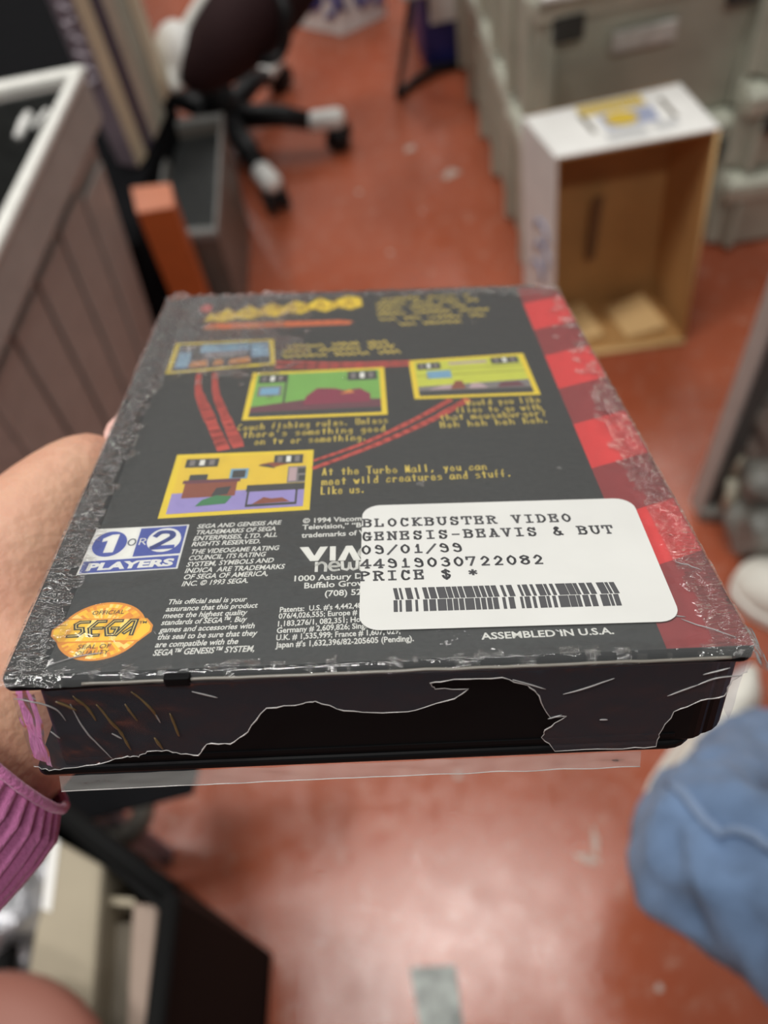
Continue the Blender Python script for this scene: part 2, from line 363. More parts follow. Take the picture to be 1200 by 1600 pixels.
# office chair
cc = at(352, 196, .07); ch = thing('office_chair', cc.xy.to_3d(), 'black office chair with white-tipped legs on castors', 'chair')
tips = [at(540, 184, .075), at(428, 290, .075)]
a0 = math.atan2(tips[0].y - cc.y, tips[0].x - cc.x); rad = ((tips[0] - cc).length + (tips[1] - cc).length) / 2
for k in range(5):
    a = a0 - k * 2 * math.pi / 5
    if k == 1: a = math.atan2(tips[1].y - cc.y, tips[1].x - cc.x)
    d = Vector((math.cos(a), math.sin(a), 0)); e = cc + d * rad; e.z = .075
    mb = MB(); mb.tube([cc + Vector((0, 0, .025)), cc + d * rad * .5 + Vector((0, 0, .018)), cc + d * rad * .72], [.030, .026, .021], black, 10); leg = mb.build('leg', ch)
    mb = MB(); mb.tube([cc + d * rad * .70, cc + d * rad * .74, e - d * .01, e], [.018, .023, .024, .014], white, 12); tag(mb.build('leg_cap', leg), 'glossy white plastic leg tip')
    mb = MB(); cs = e - d * .02; sd = Vector((-d.y, d.x, 0))
    for s_ in (-.016, .016): mb.tube([Vector((cs.x, cs.y, .030)) + sd * (s_ - .009), Vector((cs.x, cs.y, .030)) + sd * (s_ + .009)], .029, black, 16)
    mb.tube([Vector((cs.x, cs.y, .03)), Vector((cs.x, cs.y, .07))], .008, steel, 8); mb.build('castor', leg)
mb = MB(); mb.tube([cc + Vector((0, 0, -.02)), cc + Vector((0, 0, .10)), cc + Vector((0, 0, .101)), cc + Vector((0, 0, .26))], [.045, .04, .026, .024], black, 14); mb.build('column', ch)
cs = at(406, 8, .40)
maroon = mat('dark_maroon_fabric', (.022, .008, .009), .8, .2, bump=.2, bump_scale=150)
ex = (RW @ Vector((.675, .74, .0))).normalized(); ey = (RW @ Vector((-.74, .675, .0))).normalized(); ez = ex.cross(ey)
R3 = Matrix((ex, ey, ez)).transposed()
mb = MB(); mb.ball(cs, .22, .078, .09, maroon, 32, 16, R3); tag(mb.build('backrest', ch), 'dark maroon padded backrest, tipped over')
mb = MB(); mb.tube([cs + R3 @ Vector((.235 * math.cos(t * math.pi / 16), .088 * math.sin(t * math.pi / 16), .012)) for t in range(1, 17)], .012, grey_rim, 8); tag(mb.build('backrest_trim', ch), 'pale grey curved edge')
cb = at(277, 84, .36)
R3b = Matrix.Rotation(0.35, 3, 'Z') @ Matrix.Rotation(0.3, 3, 'Y')
mb = MB(); mb.ball(cb, .042, .062, .060, white, 24, 14, R3b); tag(mb.build('seat_shell', ch), 'rounded glossy white shell')
mb = MB(); mb.tube([cc + Vector((0, 0, .24)), cb + Vector((.03, .02, -.05)), cb], .016, black, 8); mb.tube([cc + Vector((0, 0, .24)), cs - ex * .2], .016, black, 8); mb.build('bracket', ch)
mb = MB(); mb.tube(catmull([tuple(at(388, 70, .36)), tuple(at(398, 88, .34)), tuple(at(425, 94, .34)), tuple(at(444, 72, .36)), tuple(at(448, 25, .42)), tuple(at(436, -10, .45))], 6), .011, black, 8); mb.build('armrest', ch)
mb = MB(); mb.ball(at(391, 72, .35), .012, .012, .012, steel, 10, 8); mb.build('tilt_knob', ch)

# white printed carton far back
zc2 = .34; c0, c1, c2 = at(535, 58), at(462, 42), at(605, 25)
wq = [c0, c2, c2 + (c1 - c0), c1]
pc = thing('carton', (sum(wq, Vector()) / 4).xy.to_3d(), 'white carton with blue printing standing far back on the red floor', 'box')
wc = mat('white_card', (.80, .785, .755), .55, noise_amt=.08)
blue = mat('blue_ink', (.05, .06, .26), .5)
mb = MB(); mb.hexa(quad_up(wq, 0), quad_up(wq, zc2), wc); mb.build('carton_body', pc, bevel=.003)
mb = MB()
for (p, q_) in ((c1, c0), (c0, c2)):
    n = Vector(((q_ - p).y, -(q_ - p).x, 0)).normalized() * .002; W_ = (q_ - p).normalized(); L = (q_ - p).length
    for (u, z, r) in ((.35, .10, .05), (.68, .085, .045), (.5, .19, .06)):
        c = p + W_ * L * u + n; mb.tube([c + W_ * (r * math.cos(t * math.pi / 7)) + Vector((0, 0, z + r * .8 * math.sin(t * math.pi / 7))) for t in range(-3, 10)], .008, blue, 6)
tag(mb.build('printing', pc), 'blue curved printing')

# metal stand with blue tub
f0 = at(622, 155); st = thing('metal_stand', f0, 'thin black metal stand with a splayed foot beside the blue tub', 'stand')
mb = MB(); mb.tube([f0 + Vector((0, 0, .012)), at(632, 80, .17), at(642, 0, .36)], .008, black, 8); mb.build('leg', st)
mb = MB(); mb.tube([f0 + Vector((0, 0, .01)), at(650, 125, .012), at(678, 108, .015), at(720, 100, .012)], .011, black, 8); mb.build('foot', st)
mb = MB(); h0 = at(642, 0, .36); mb.box(h0.x - .02, h0.x + .10, h0.y, h0.y + .35, .36, .375, grey); mb.build('tray', st, bevel=.004)
bz = .20; b0 = at(663, 92, .03); bt = thing('tub', b0.xy.to_3d(), 'dark blue plastic tub with a white panel under the metal stand', 'tub')
mb = MB(); mb.box(b0.x, b0.x + .26, b0.y, b0.y + .2, .0, .20, mat('navy_plastic', (.02, .024, .14), .4)); mb.build('tub_body', bt, bevel=.012)
mb = MB(); mb.box(b0.x + .02, b0.x + .20, b0.y - .004, b0.y - .001, .115, .19, wc); tag(mb.build('panel', bt), 'white label panel')

# attached-lid crates
def crate(q, z0_, z1_, label, lid=True, latch=True, tag_px=None, group='olive grey lidded crates'):
    z0, z1 = z0_ + .002, z1_; c = sum(q, Vector()) / 4; t = thing('lidded_crate', Vector((c.x, c.y, z0 + .001)), label, 'crate', group)
    mb = MB(); lo = quad_up(inset(q, .022), z0); hi = quad_up(inset(q, .010), z1 - .035); mb.hexa(lo, hi, olive); mb.build('crate_body', t, bevel=.008)
    mb = MB(); a = quad_up(inset(q, .002), z1 - .055); b = quad_up(inset(q, -.002), z1 - .018); mb.hexa(a, b, olive_rim); mb.build('rim', t, bevel=.006)
    mb = MB(); a = quad_up(inset(q, -.004), z1 - .018); b = quad_up(inset(q, .006), z1 - .002); mb.hexa(a, b, olive_rim); ld = mb.build('lid', t, bevel=.005)
    f = q[0]; r = q[1]; W_ = (r - f).normalized(); n = Vector((W_.y, -W_.x, 0)); L = (r - f).length
    for u in (.06, .93):
        p = f + W_ * L * u; e4 = [p - n * .004, p + W_ * .014 - n * .004, p + W_ * .014 - n * .022, p - n * .022]
        mb = MB(); mb.hexa(quad_up(e4, z0 + .012), quad_up(e4, z1 - .06), olive); mb.build('corner_rib', t, bevel=.002)
    if latch:
        for u in (.14, .86):
            mb = MB(); p = f + W_ * L * u + n * .004; s_ = .025
            e4 = [p - W_ * s_, p + W_ * s_, p + W_ * s_ - n * .012, p - W_ * s_ - n * .012]; mb.hexa(quad_up(e4, z1 - .085), quad_up(e4, z1 - .045), dark_in)
            tag(mb.build('latch', t, bevel=.002), 'dark latch recess')
    if len(q) and (q[3] - q[0]).length > .5:    # ribs down the long side
        D = (q[3] - q[0]).normalized(); L2 = (q[3] - q[0]).length; sn = Vector((-D.y, D.x, 0))
        for k in range(6):
            p = q[0] + D * L2 * (.05 + .18 * k) + sn * 0.0; mb = MB()
            e4 = [p + sn * .004, p + D * .02 + sn * .004, p + D * .02 - sn * .02, p - sn * .02]; mb.hexa(quad_up(e4, z0 + .01), quad_up(e4, z1 - .03), olive); mb.build('side_rib', t, bevel=.003)
    if tag_px:
        mb = MB(); p = f + W_ * L * tag_px[0] + n * -.004; s_ = .055
        zz = z0 + (z1 - z0) * tag_px[1]
        mb.hexa([p - W_ * s_ + Vector((0, 0, zz - .018)), p + W_ * s_ + Vector((0, 0, zz - .018)), p + W_ * s_ - n * .008 + Vector((0, 0, zz - .018)), p - W_ * s_ - n * .008 + Vector((0, 0, zz - .018))],
                [Vector((v.x, v.y, zz + .018)) for v in (p - W_ * s_, p + W_ * s_, p + W_ * s_ - n * .008, p - W_ * s_ - n * .008)], mat('pale_label', (.75, .73, .68), .5, noise_amt=.25, noise_scale=60)); tag(mb.build('paper_label', t, bevel=.004), 'pale blurred paper label')
    return t
za, zbb = .285, .575
A_ = at(822, 440); D_ = at(716, 100); Bx = A_ + Vector((.40, .015, 0))
cq = [A_, Bx, Bx + (D_ - A_), D_]
crate(cq, 0, za, 'olive grey lidded crate on the floor, lower of the pair behind the cardboard carton')
crate(cq, za, zbb, 'olive grey lidded crate with a pale label, upper of the pair behind the cardboard carton', tag_px=(.47, .62))
mb = MB(); p = at(900, -4, zbb); mb.box(p.x - .05, p.x + .14, p.y, p.y + .2, zbb + .001, zbb + .008, wc); pp = thing('paper_stack', (p.x, p.y, zbb), 'white paper lying on top of the labelled olive crate', 'paper'); mb.build('sheet', pp)
c0 = at(1112, 402); c1 = c0 + Vector((.42, -.03, 0)); dq = [c0, c1, c1 + Vector((.02, .55, 0)), c0 + Vector((.02, .55, 0))]
crate(dq, 0, .18, 'olive grey lidded crate on the floor, bottom of the three beside the carton', latch=False)
crate(dq, .18, .36, 'olive grey lidded crate in the middle of the stack of three beside the carton')
crate(dq, .36, .62, 'olive grey lidded crate on top of the stack of three beside the carton', latch=False)

# open cardboard carton
zk = .43
t4 = [at(868, 246, zk), at(1127, 199, zk), at(1062, 128, zk), at(814, 182, zk)]
b4 = [at(862, 562), at(1071, 534), None, None]; b4[2] = b4[1] + (t4[2] - t4[1]).xy.to_3d(); b4[3] = b4[0] + (t4[3] - t4[0]).xy.to_3d()
bx = thing('cardboard_carton', (sum(b4, Vector()) / 4), 'white printed cardboard carton standing on end, its brown open side facing out', 'box')
kraft = mat('brown_kraft_card', (.52, .285, .105), .75, .2, noise_amt=.15, noise_scale=12)
kraft_e = mat('kraft_edge', (.70, .46, .21), .8, .2)
def face4(u, v): return [p for p in u] + [p for p in v]
def wall(name, p, inner, m, off=None):      # board: outer white sheet + brown inner sheet
    mb = MB(); mb.hexa(p, inner, m); return mb.build(name, bx)
c_in = (sum(t4, Vector()) + sum(b4, Vector())) / 8
fo = (t4[0] - t4[3]).normalized() * .0
def inw(v, d): return v
xh = (t4[1] - t4[0]).xy.to_3d().normalized(); yh = (t4[3] - t4[0]).xy.to_3d().normalized(); T = .004
mb = MB(); mb.hexa([t4[0] - Vector((0, 0, T)), t4[1] - Vector((0, 0, T)), t4[2] - Vector((0, 0, T)), t4[3] - Vector((0, 0, T))], t4, wc); top_p = mb.build('end_panel', bx, bevel=.0015)
mb = MB(); mb.hexa([b4[0], b4[0] + xh * T, b4[3] + xh * T, b4[3]], [t4[0], t4[0] + xh * T, t4[3] + xh * T, t4[3]], wc); sp = mb.build('side_panel', bx, bevel=.0015)
mb = MB(); mb.hexa([b4[1] - xh * T, b4[1], b4[2], b4[2] - xh * T], [t4[1] - xh * T, t4[1], t4[2], t4[2] - xh * T], wc); mb.build('side_panel', bx, bevel=.0015)
mb = MB(); mb.hexa(b4, quad_up(b4, T), wc); mb.build('end_panel', bx)
i4 = [t4[0] + xh * T, t4[1] - xh * T, t4[2] - xh * T, t4[3] + xh * T]; j4 = [b4[0] + xh * T, b4[1] - xh * T, b4[2] - xh * T, b4[3] + xh * T]
e = Vector((0, 0, T * 1.2))
mb = MB()                                    # brown inside: back, two sides, floor, underside of the end panel
mb.hexa([j4[3] - yh * T, j4[2] - yh * T, j4[2], j4[3]], [i4[3] - yh * T, i4[2] - yh * T, i4[2], i4[3]], kraft)
mb.hexa([j4[0], j4[0] + xh * .002, j4[3] + xh * .002, j4[3]], [i4[0] - e, i4[0] + xh * .002 - e, i4[3] + xh * .002 - e, i4[3] - e], kraft)
mb.hexa([j4[1] - xh * .002, j4[1], j4[2], j4[2] - xh * .002], [i4[1] - xh * .002 - e, i4[1] - e, i4[2] - e, i4[2] - xh * .002 - e], kraft)
mb.hexa([v + e for v in j4], [v + e * 1.6 for v in j4], kraft); mb.hexa([v - e * 1.5 for v in i4], [v - e for v in i4], kraft)
tag(mb.build('lining', bx), 'plain brown inside of the carton')
mb = MB()                                    # raw edge and tape inside
mb.tube([j4[0] + e - yh * .002, j4[1] + e - yh * .002], .006, kraft_e, 8); mb.tube([j4[1] + e, i4[1] - e], .003, kraft_e, 6); mb.build('raw_edge', bx)
mb = MB(); tb0 = j4[3].lerp(j4[2], .42) - yh * (T + .001)
mb.hexa([tb0 + Vector((0, 0, .13)), tb0 + xh * .018 + Vector((0, 0, .13)), tb0 + xh * .018 + yh * .001 + Vector((0, 0, .13)), tb0 + yh * .001 + Vector((0, 0, .13))], [v + Vector((0, 0, .27)) for v in (tb0 + xh * .004, tb0 + xh * .022, tb0 + xh * .022 + yh * .001, tb0 + xh * .004 + yh * .001)], mat('brown_tape', (.16, .085, .035), .5)); mb.build('tape_strip', bx)
for (k, w) in ((.12, .30), (.60, .34)):      # folded-in flaps lying on the carton's floor
    mb = MB(); a = j4[0].lerp(j4[1], k) + yh * .02 + e * 2; mb.hexa([a, a + xh * .075, a + xh * .075 + yh * .09, a + yh * .09], [a + Vector((0, 0, .004)), a + xh * .075 + Vector((0, 0, .018)), a + xh * .07 + yh * .085 + Vector((0, 0, .03)), a + yh * .085 + Vector((0, 0, .006))], kraft_e); mb.build('inner_flap', bx, bevel=.002)
mb = MB(); yel = mat('yellow_ink', (.62, .43, .04), .5); gb = mat('blue_grey_ink', (.30, .33, .46), .5); dk = mat('slot_shadow', (.12, .10, .07), .7); gy = mat('grey_ink', (.5, .5, .5), .6)
def on_top(u, v): p = t4[0].lerp(t4[1], u).lerp(t4[3].lerp(t4[2], u), v); return p + Vector((0, 0, .0008))
def top_patch(pts, m, lift=0): mb.add([on_top(*p) + Vector((0, 0, lift)) for p in pts], [list(range(len(pts)))], m)
for k in range(13): top_patch([(.32 + k * .031, .70), (.345 + k * .031, .70), (.35 + k * .031, .93), (.325 + k * .031, .93)], yel)
top_patch([(.40, .35), (.72, .35), (.74, .66), (.40, .66)], gb); top_patch([(.52 + .10 * math.cos(t * .5236), .52 + .15 * math.sin(t * .5236)) for t in range(12)], yel, .0004)
top_patch([(.36, .12), (.60, .12), (.60, .28), (.36, .28)], gy); top_patch([(.66, .16), (.80, .18), (.80, .32), (.66, .30)], gy)
tag(mb.build('printing', top_p), 'yellow and blue blurred printing')
for u in (.30, .80):
    mb = MB(); mb.add([on_top(u, .35), on_top(u + .03, .33), on_top(u + .03, .75), on_top(u, .77)], [[0, 1, 2, 3]], dk); tag(mb.build('slot', top_p), 'dark handle slot')
mb = MB()
for (u, z, r) in ((.5, .26, .022), (.45, .215, .024), (.55, .17, .02)):
    p = b4[0].lerp(b4[3], u) - xh * .0008 + Vector((-.002, 0, z)); mb.tube([p + yh * (r * math.cos(t)) + Vector((0, 0, r * math.sin(t))) for t in (0, .8, 1.6, 2.4, 3.2, 4)], .004, gb, 6)
mb.build('side_printing', sp)

# steel rack upright and bags
r0, r1 = at(1096, 806), at(1228, 420, .50)
rk = thing('rack', r0, 'dark grey metal rack upright standing on the floor beside pale plastic bags', 'rack')
mb = MB(); w = Vector((.034, .0, 0)); dpt = Vector((.01, .035, 0)); r1b = Vector((r0.x, r0.y, .9)); ax = Vector((.012, -.005, 0))
mb.hexa([r0, r0 + w, r0 + w + dpt, r0 + dpt], [v + Vector((0, 0, .9)) + ax for v in (r0, r0 + w, r0 + w + dpt, r0 + dpt)], mat('rack_grey', (.085, .085, .08), .45, .4)); mb.build('post', rk, bevel=.003)
mb = MB(); mb.hexa([r0 + Vector((-.008, -.004, 0)), r0 + Vector((-.002, -.004, 0)), r0 + Vector((-.002, .03, 0)), r0 + Vector((-.008, .03, 0))], [v + Vector((0, 0, .9)) + ax for v in (r0 + Vector((-.008, -.004, 0)), r0 + Vector((-.002, -.004, 0)), r0 + Vector((-.002, .03, 0)), r0 + Vector((-.008, .03, 0)))], grey); tag(mb.build('post_flange', rk), 'paler grey flange')
mb = MB(); mb.hexa([r0 + Vector((-.01, -.01, 0)), r0 + Vector((.40, -.16, 0)), r0 + Vector((.42, -.12, 0)), r0 + Vector((.0, .03, 0))], [v + Vector((0, 0, .03)) for v in (r0 + Vector((-.01, -.01, 0)), r0 + Vector((.40, -.16, 0)), r0 + Vector((.42, -.12, 0)), r0 + Vector((.0, .03, 0)))], mat('foot_grey', (.19, .18, .16), .5)); mb.build('foot', rk, bevel=.004)
for (x, y, z, r) in ((1158, 722, .14, .012), (1142, 775, .08, .012)):
    mb = MB(); p = at(x, y, z); mb.tube([p + Vector((0, 0, -.03)), p + Vector((.002, 0, .0)), p + Vector((.004, .01, .03))], r, mat('cream_peg', (.45, .42, .33), .5), 10); mb.build('peg', rk)
plast = mat('cloudy_plastic', (.24, .235, .21), .3, .6, noise_amt=.7, noise_scale=14, bump=.8, bump_scale=25)
for (x, y, z, rx, ry, rz, lab) in ((1236, 650, .24, .055, .06, .13, 'cloudy grey plastic bag bunched beside the rack post, the taller one'), (1190, 820, .065, .052, .05, .062, 'cloudy grey plastic bag lying at the rack foot beyond a white sneaker'), (1205, 750, .14, .045, .045, .07, 'cloudy plastic bag with a pale lump, between the other two bags by the rack')):
    p = at(x, y, z); mb = MB(); mb.ball(p, rx, ry, rz, plast, 28, 18)
    for v in mb.v:
        d = v - p; v += d * 0.35 * noise.noise(d * 22 + Vector((x, y, 0)))
    t = thing('plastic_bag', Vector((p.x, p.y, 0)), lab, 'bag', 'cloudy plastic bags by the rack'); mb.build('bag_film', t)

# ------------------------------------------------------------------ black crate with pale boxes, low at the near side
zc3 = .44
k1, k2 = at(268, 1398, zc3), at(62, 1240, zc3); dn = Vector((-.055, -.33, 0)); kq = [k2 + dn, k1 + dn, k1, k2]
crate_black = mat('matt_black_plastic', (.008, .008, .008), .8, .12)
bc = thing('open_crate', (sum(kq, Vector()) / 4).xy.to_3d(), 'open black crate holding pale boxes and a silver bag', 'crate')
mb = MB()
for i in range(4):
    j = (i + 1) % 4; a = kq; b = inset(kq, .012); mb.hexa([quad_up(a, 0)[i], quad_up(a, 0)[j], quad_up(b, 0)[j], quad_up(b, 0)[i]], [a[i], a[j], b[j], b[i]], crate_black)
mb.hexa(quad_up(kq, 0), quad_up(kq, .02), crate_black); mb.build('crate_wall', bc)
mb = MB(); 
for i in range(4): mb.tube([kq[i], kq[(i + 1) % 4]], .010, crate_black, 8)
mb.build('rim', bc)
bone = mat('bone_card', (.40, .345, .255), .65, .2, noise_amt=.15, noise_scale=10)
z6 = .455
q6 = [at(20, 1640, z6), at(140, 1640, z6), at(160, 1352, z6), at(78, 1305, z6)]
o = thing('tall_box', (sum(q6, Vector()) / 4).xy.to_3d() + Vector((0, 0, .021)), 'cream rectangular box upright in the black crate, against the silver bag', 'box')
mb = MB(); mb.hexa(quad_up(lerp_quad(q6, .9), .021), q6, bone); mb.build('box_body', o, bevel=.006)
mb = MB(); mb.hexa([q6[3] + Vector((.001, -.004, .0005)), q6[3] + Vector((.010, -.007, .0005)), at(80, 1425, z6) + Vector((0, 0, .0005)), at(66, 1420, z6) + Vector((0, 0, .0005))], [v + Vector((0, 0, .001)) for v in (q6[3] + Vector((.001, -.004, .0005)), q6[3] + Vector((.010, -.007, .0005)), at(80, 1425, z6), at(66, 1420, z6))], wc); mb.build('tape', o)
z7 = .43
q7 = [at(176, 1650, z7), at(222, 1650, z7), at(247, 1414, z7), at(163, 1404, z7)]
o = thing('open_box', (sum(q7, Vector()) / 4).xy.to_3d() + Vector((0, 0, .021)), 'pinkish cream open box with a dark slot, at the edge of the black crate', 'box')
mb = MB(); pk = mat('pink_cream_card', (.34, .255, .205), .6, .3, noise_amt=.12); mb.hexa([at(207, 1650, z7).xy.to_3d() + Vector((0, 0, .021)), q7[1].xy.to_3d() + Vector((0, 0, .021)), q7[2].xy.to_3d() + Vector((0, 0, .021)), at(207, 1412, z7).xy.to_3d() + Vector((0, 0, .021))], [at(195, 1650, z7), q7[1], q7[2], at(207, 1410, z7)], pk); mb.build('side_wall', o, bevel=.003)
mb = MB(); mb.hexa([at(163, 1404, z7).xy.to_3d() + Vector((0, 0, .021)), at(207, 1408, z7).xy.to_3d() + Vector((0, 0, .021)), at(207, 1404, z7).xy.to_3d() + Vector((0, .004, .021)), at(163, 1400, z7).xy.to_3d() + Vector((0, .004, .021))], [at(163, 1412, z7), at(210, 1416, z7), at(210, 1404, z7), at(163, 1400, z7)], bone); mb.build('end_wall', o)
mb = MB(); mb.hexa([v.xy.to_3d() + Vector((0, 0, .03)) for v in (at(150, 1650, z7), at(200, 1650, z7), at(204, 1440, z7), at(160, 1446, z7))], [at(150, 1650, z7 - .02), at(200, 1650, z7 - .02), at(206, 1440, z7 - .02), at(160, 1448, z7 - .02)], mat('drab_card', (.16, .135, .10), .7)); mb.build('box_inside', o)  # solid block darker than the walls, fills the open box
silver = mat('silver_film', (.55, .55, .58), .25, .6, .6, bump=.9, bump_scale=22, noise_amt=.5, noise_scale=18)
p = at(20, 1425, .42); mb = MB(); mb.ball(p, .055, .055, .05, silver, 32, 20)
for v in mb.v: d = v - p; v += d * .4 * noise.noise(d * 34 + Vector((3, 1, 0)))
o = thing('foil_bag', Vector((p.x, p.y, .37)), 'crumpled silver foil bag in the black crate', 'bag'); mb.build('foil', o)

# chair-like grey frame beyond the crate
g0 = at(268, 1330, .10); g1 = at(266, 1225, .25)
o = thing('trolley_frame', at(240, 1330).xy.to_3d(), 'grey bent-tube trolley frame in shade beyond the open black crate', 'trolley')
bl = mat('blue_grey_steel', (.16, .165, .21), .4, .5, .4)
mb = MB(); p0 = at(258, 1338); mb.box(p0.x - .012, p0.x + .012, p0.y - .01, p0.y + .01, 0, .34, bl); mb.build('post', o, bevel=.003)
mb = MB(); mb.tube(catmull([tuple(at(222, 1215, .2)), tuple(at(225, 1262, .2)), tuple(at(205, 1300, .2)), tuple(at(150, 1310, .2)), tuple(at(100, 1300, .2))], 6), .014, mat('tube_grey', (.22, .20, .17), .5), 10); mb.build('bent_tube', o)
mb = MB(); p1 = at(226, 1345); mb.box(p1.x - .012, p1.x + .008, p1.y - .01, p1.y + .01, 0, .34, mat('tube_brown', (.08, .06, .055), .5)); mb.build('post', o, bevel=.003)
mb = MB(); mb.hexa([v.xy.to_3d() + Vector((0, 0, .335)) for v in (at(60, 1300, .34), at(300, 1240, .34), at(330, 1120, .34), at(60, 1120, .34))], [v for v in (at(60, 1300, .345), at(300, 1240, .345), at(330, 1120, .345), at(60, 1120, .345))], cloth); mb.build('shelf', o)

# round cushion lying on the crate
p = at(-40, 1775, .50); o = thing('cushion', p - Vector((0, 0, .03)), 'terracotta pink round cushion lying across the open black crate', 'cushion')
mb = MB(); n = 40; prof = [(0, -.03), (.10, -.03), (.112, -.015), (.115, 0), (.108, .018), (.08, .028), (0, .03)]
vs = []; fs = []
for (r, z) in prof:
    for k in range(n): a = 2 * math.pi * k / n; vs.append(p + Vector((r * math.cos(a), r * math.sin(a), z)))
for i in range(len(prof) - 1):
    for k in range(n): fs.append([i * n + k, i * n + (k + 1) % n, (i + 1) * n + (k + 1) % n, (i + 1) * n + k])
mb.add(vs, fs, mat('terracotta_vinyl', (.29, .115, .085), .5, .4), True); mb.build('cushion_cover', o)

# worn tape on the floor
tp = [at(640, 1512), at(712, 1508), at(728, 1640), at(662, 1640)]
mb = MB(); mb.hexa(quad_up(tp, .0002), quad_up(tp, .0016), mat('worn_silver_tape', (.42, .45, .42), .4, .5, .0, noise_amt=.75, noise_scale=45)); o = mb.build('floor_tape'); tag(o, 'short worn strip of silver-grey tape stuck on the bare red floor', 'tape')

# ------------------------------------------------------------------ squatting person in jeans
denim = mat('blue_denim', (.18, .275, .455), .8, .25, noise_amt=.3, noise_scale=30, bump=.35, bump_scale=500, sheen=.2)
pr = thing('person', at(1250, 1350).xy.to_3d(), 'person in blue jeans and white sneakers crouching at the edge of the aisle', 'person')
K = at(1082, 1345, .47); An = at(1215, 1165, .13); Hp = at(1500, 1600, .50)
pts = [Hp, at(1310, 1430, .50), at(1165, 1365, .49), K, at(1120, 1270, .36), at(1165, 1215, .24), An, at(1950, 1750, .56), at(2150, 1500, .52), at(2000, 1150, .5), at(1500, 1040, .13)]
je = skin_mesh('jeans', pts, [(0, 1), (1, 2), (2, 3), (3, 4), (4, 5), (5, 6), (0, 7), (7, 8), (8, 9), (9, 10)], [.095, .090, .080, .068, .064, .062, .066, .13, .10, .08, .065], denim, pr, root=0, sub=3)
tx = bpy.data.textures.new('denim_folds', 'CLOUDS'); tx.noise_scale = .055; tx.noise_depth = 2
dm = je.modifiers.new('folds', 'DISPLACE'); dm.texture = tx; dm.strength = .04; dm.mid_level = .5; dm.texture_coords = 'LOCAL'

dg = bpy.context.evaluated_depsgraph_get(); je_e = je.evaluated_get(dg)
jm = bpy.data.meshes.new_from_object(je_e); off_p = Vector(pr.location); rc = Vector((0, 0, H)) - off_p
def hits(P):
    out = []
    for x, y in P:
        ok, loc, nor, _ = je_e.ray_cast(rc, ray(x, y).normalized())
        if ok: out.append((loc.copy(), nor.copy()))
    return out
folds = [(hits(catmull([(1040, 1300), (1050, 1350), (1068, 1410), (1095, 1465)], 8)), .013), (hits(catmull([(1128, 1312), (1132, 1370), (1150, 1430), (1185, 1490)], 8)), .014), (hits(catmull([(1165, 1330), (1172, 1390), (1195, 1450)], 8)), .010), (hits(catmull([(1058, 1238), (1090, 1275), (1128, 1308), (1170, 1305), (1200, 1328)], 8)), .008)]
for v in jm.vertices:
    for pts_, dpth in folds:
        if not pts_: continue
        d2, nn = min(((v.co - l).length, n) for l, n in pts_ if True) if False else min(((v.co - l).length, i) for i, (l, n) in enumerate(pts_))
        if d2 < .05: v.co -= pts_[nn][1] * dpth * math.exp(-(d2 / .011) ** 2)
je.modifiers.clear(); je.data = jm
for f_ in jm.polygons: f_.use_smooth = True
bpy.context.view_layer.update(); dg = bpy.context.evaluated_depsgraph_get(); je_e = je.evaluated_get(dg); org = Vector((0, 0, H)) - Vector(pr.location)
def on_jeans(P, lift=.002):
    out = []
    for x, y in P:
        d = ray(x, y).normalized(); ok, loc, nor, _ = je_e.ray_cast(org, d)
        if ok: out.append(loc + nor * lift + Vector(pr.location))
    return out
seam_pts = on_jeans(catmull([(1048, 1228), (1075, 1248), (1105, 1285), (1128, 1302), (1150, 1296), (1175, 1303), (1198, 1322), (1230, 1335)], 4))
if len(seam_pts) > 3:
    mb = MB(); mb.tube(seam_pts, .0042, mat('denim_seam', (.25, .33, .48), .8, .2, bump=.4, bump_scale=300), 8); tag(mb.build('seam', pr), 'raised pale denim seam')
shoe_w = mat('white_leather', (.80, .77, .69), .5, .4, noise_amt=.08); sole_m = mat('white_rubber', (.75, .72, .66), .6)
def shoe(toe, heel, parent):
    d = (heel - toe); L = d.length; d.normalize(); sd = Vector((-d.y, d.x, 0))
    prof = [(0, .012, .03), (.05, .034, .05), (.15, .044, .062), (.3, .048, .075), (.5, .042, .10), (.7, .036, .12), (.9, .034, .12), (1.0, .018, .11)]
    vs, fs = [], []; n = 16
    for (u, w_, h) in prof:
        c = toe + d * (u * L)
        for k in range(n):
            a = 2 * math.pi * k / n; zz = .024 + (h - .024) * max(0, math.sin(a)) ** .8 if math.sin(a) > 0 else .02
            vs.append(c + sd * (w_ * math.cos(a)) + Vector((0, 0, zz)))
    for i in range(len(prof) - 1):
        for k in range(n): fs.append([i * n + k, i * n + (k + 1) % n, (i + 1) * n + (k + 1) % n, (i + 1) * n + k])
    fs.append(list(range(n))); fs.append([(len(prof) - 1) * n + k for k in range(n)])
    mb = MB(); mb.add(vs, fs, shoe_w, True); u_ = mb.build('sneaker', parent)
    out = [(toe + d * (u * L), w_ + .006) for (u, w_, h) in prof]; ring = [c + sd * w_ for c, w_ in out] + [c - sd * w_ for c, w_ in reversed(out)]
    mb = MB(); m_ = len(ring); mb.add([Vector((v.x, v.y, 0.001)) for v in ring] + [Vector((v.x, v.y, .027)) for v in ring], [list(range(m_))[::-1], list(range(m_, 2 * m_))] + [[i, (i + 1) % m_, (i + 1) % m_ + m_, i + m_] for i in range(m_)], sole_m)
    s_ = mb.build('sole', parent, bevel=.004); s_.parent = u_; return u_
shoe(at(1030, 1338), at(1150, 1085), pr); shoe(at(1150, 900), at(1330, 1020), pr)

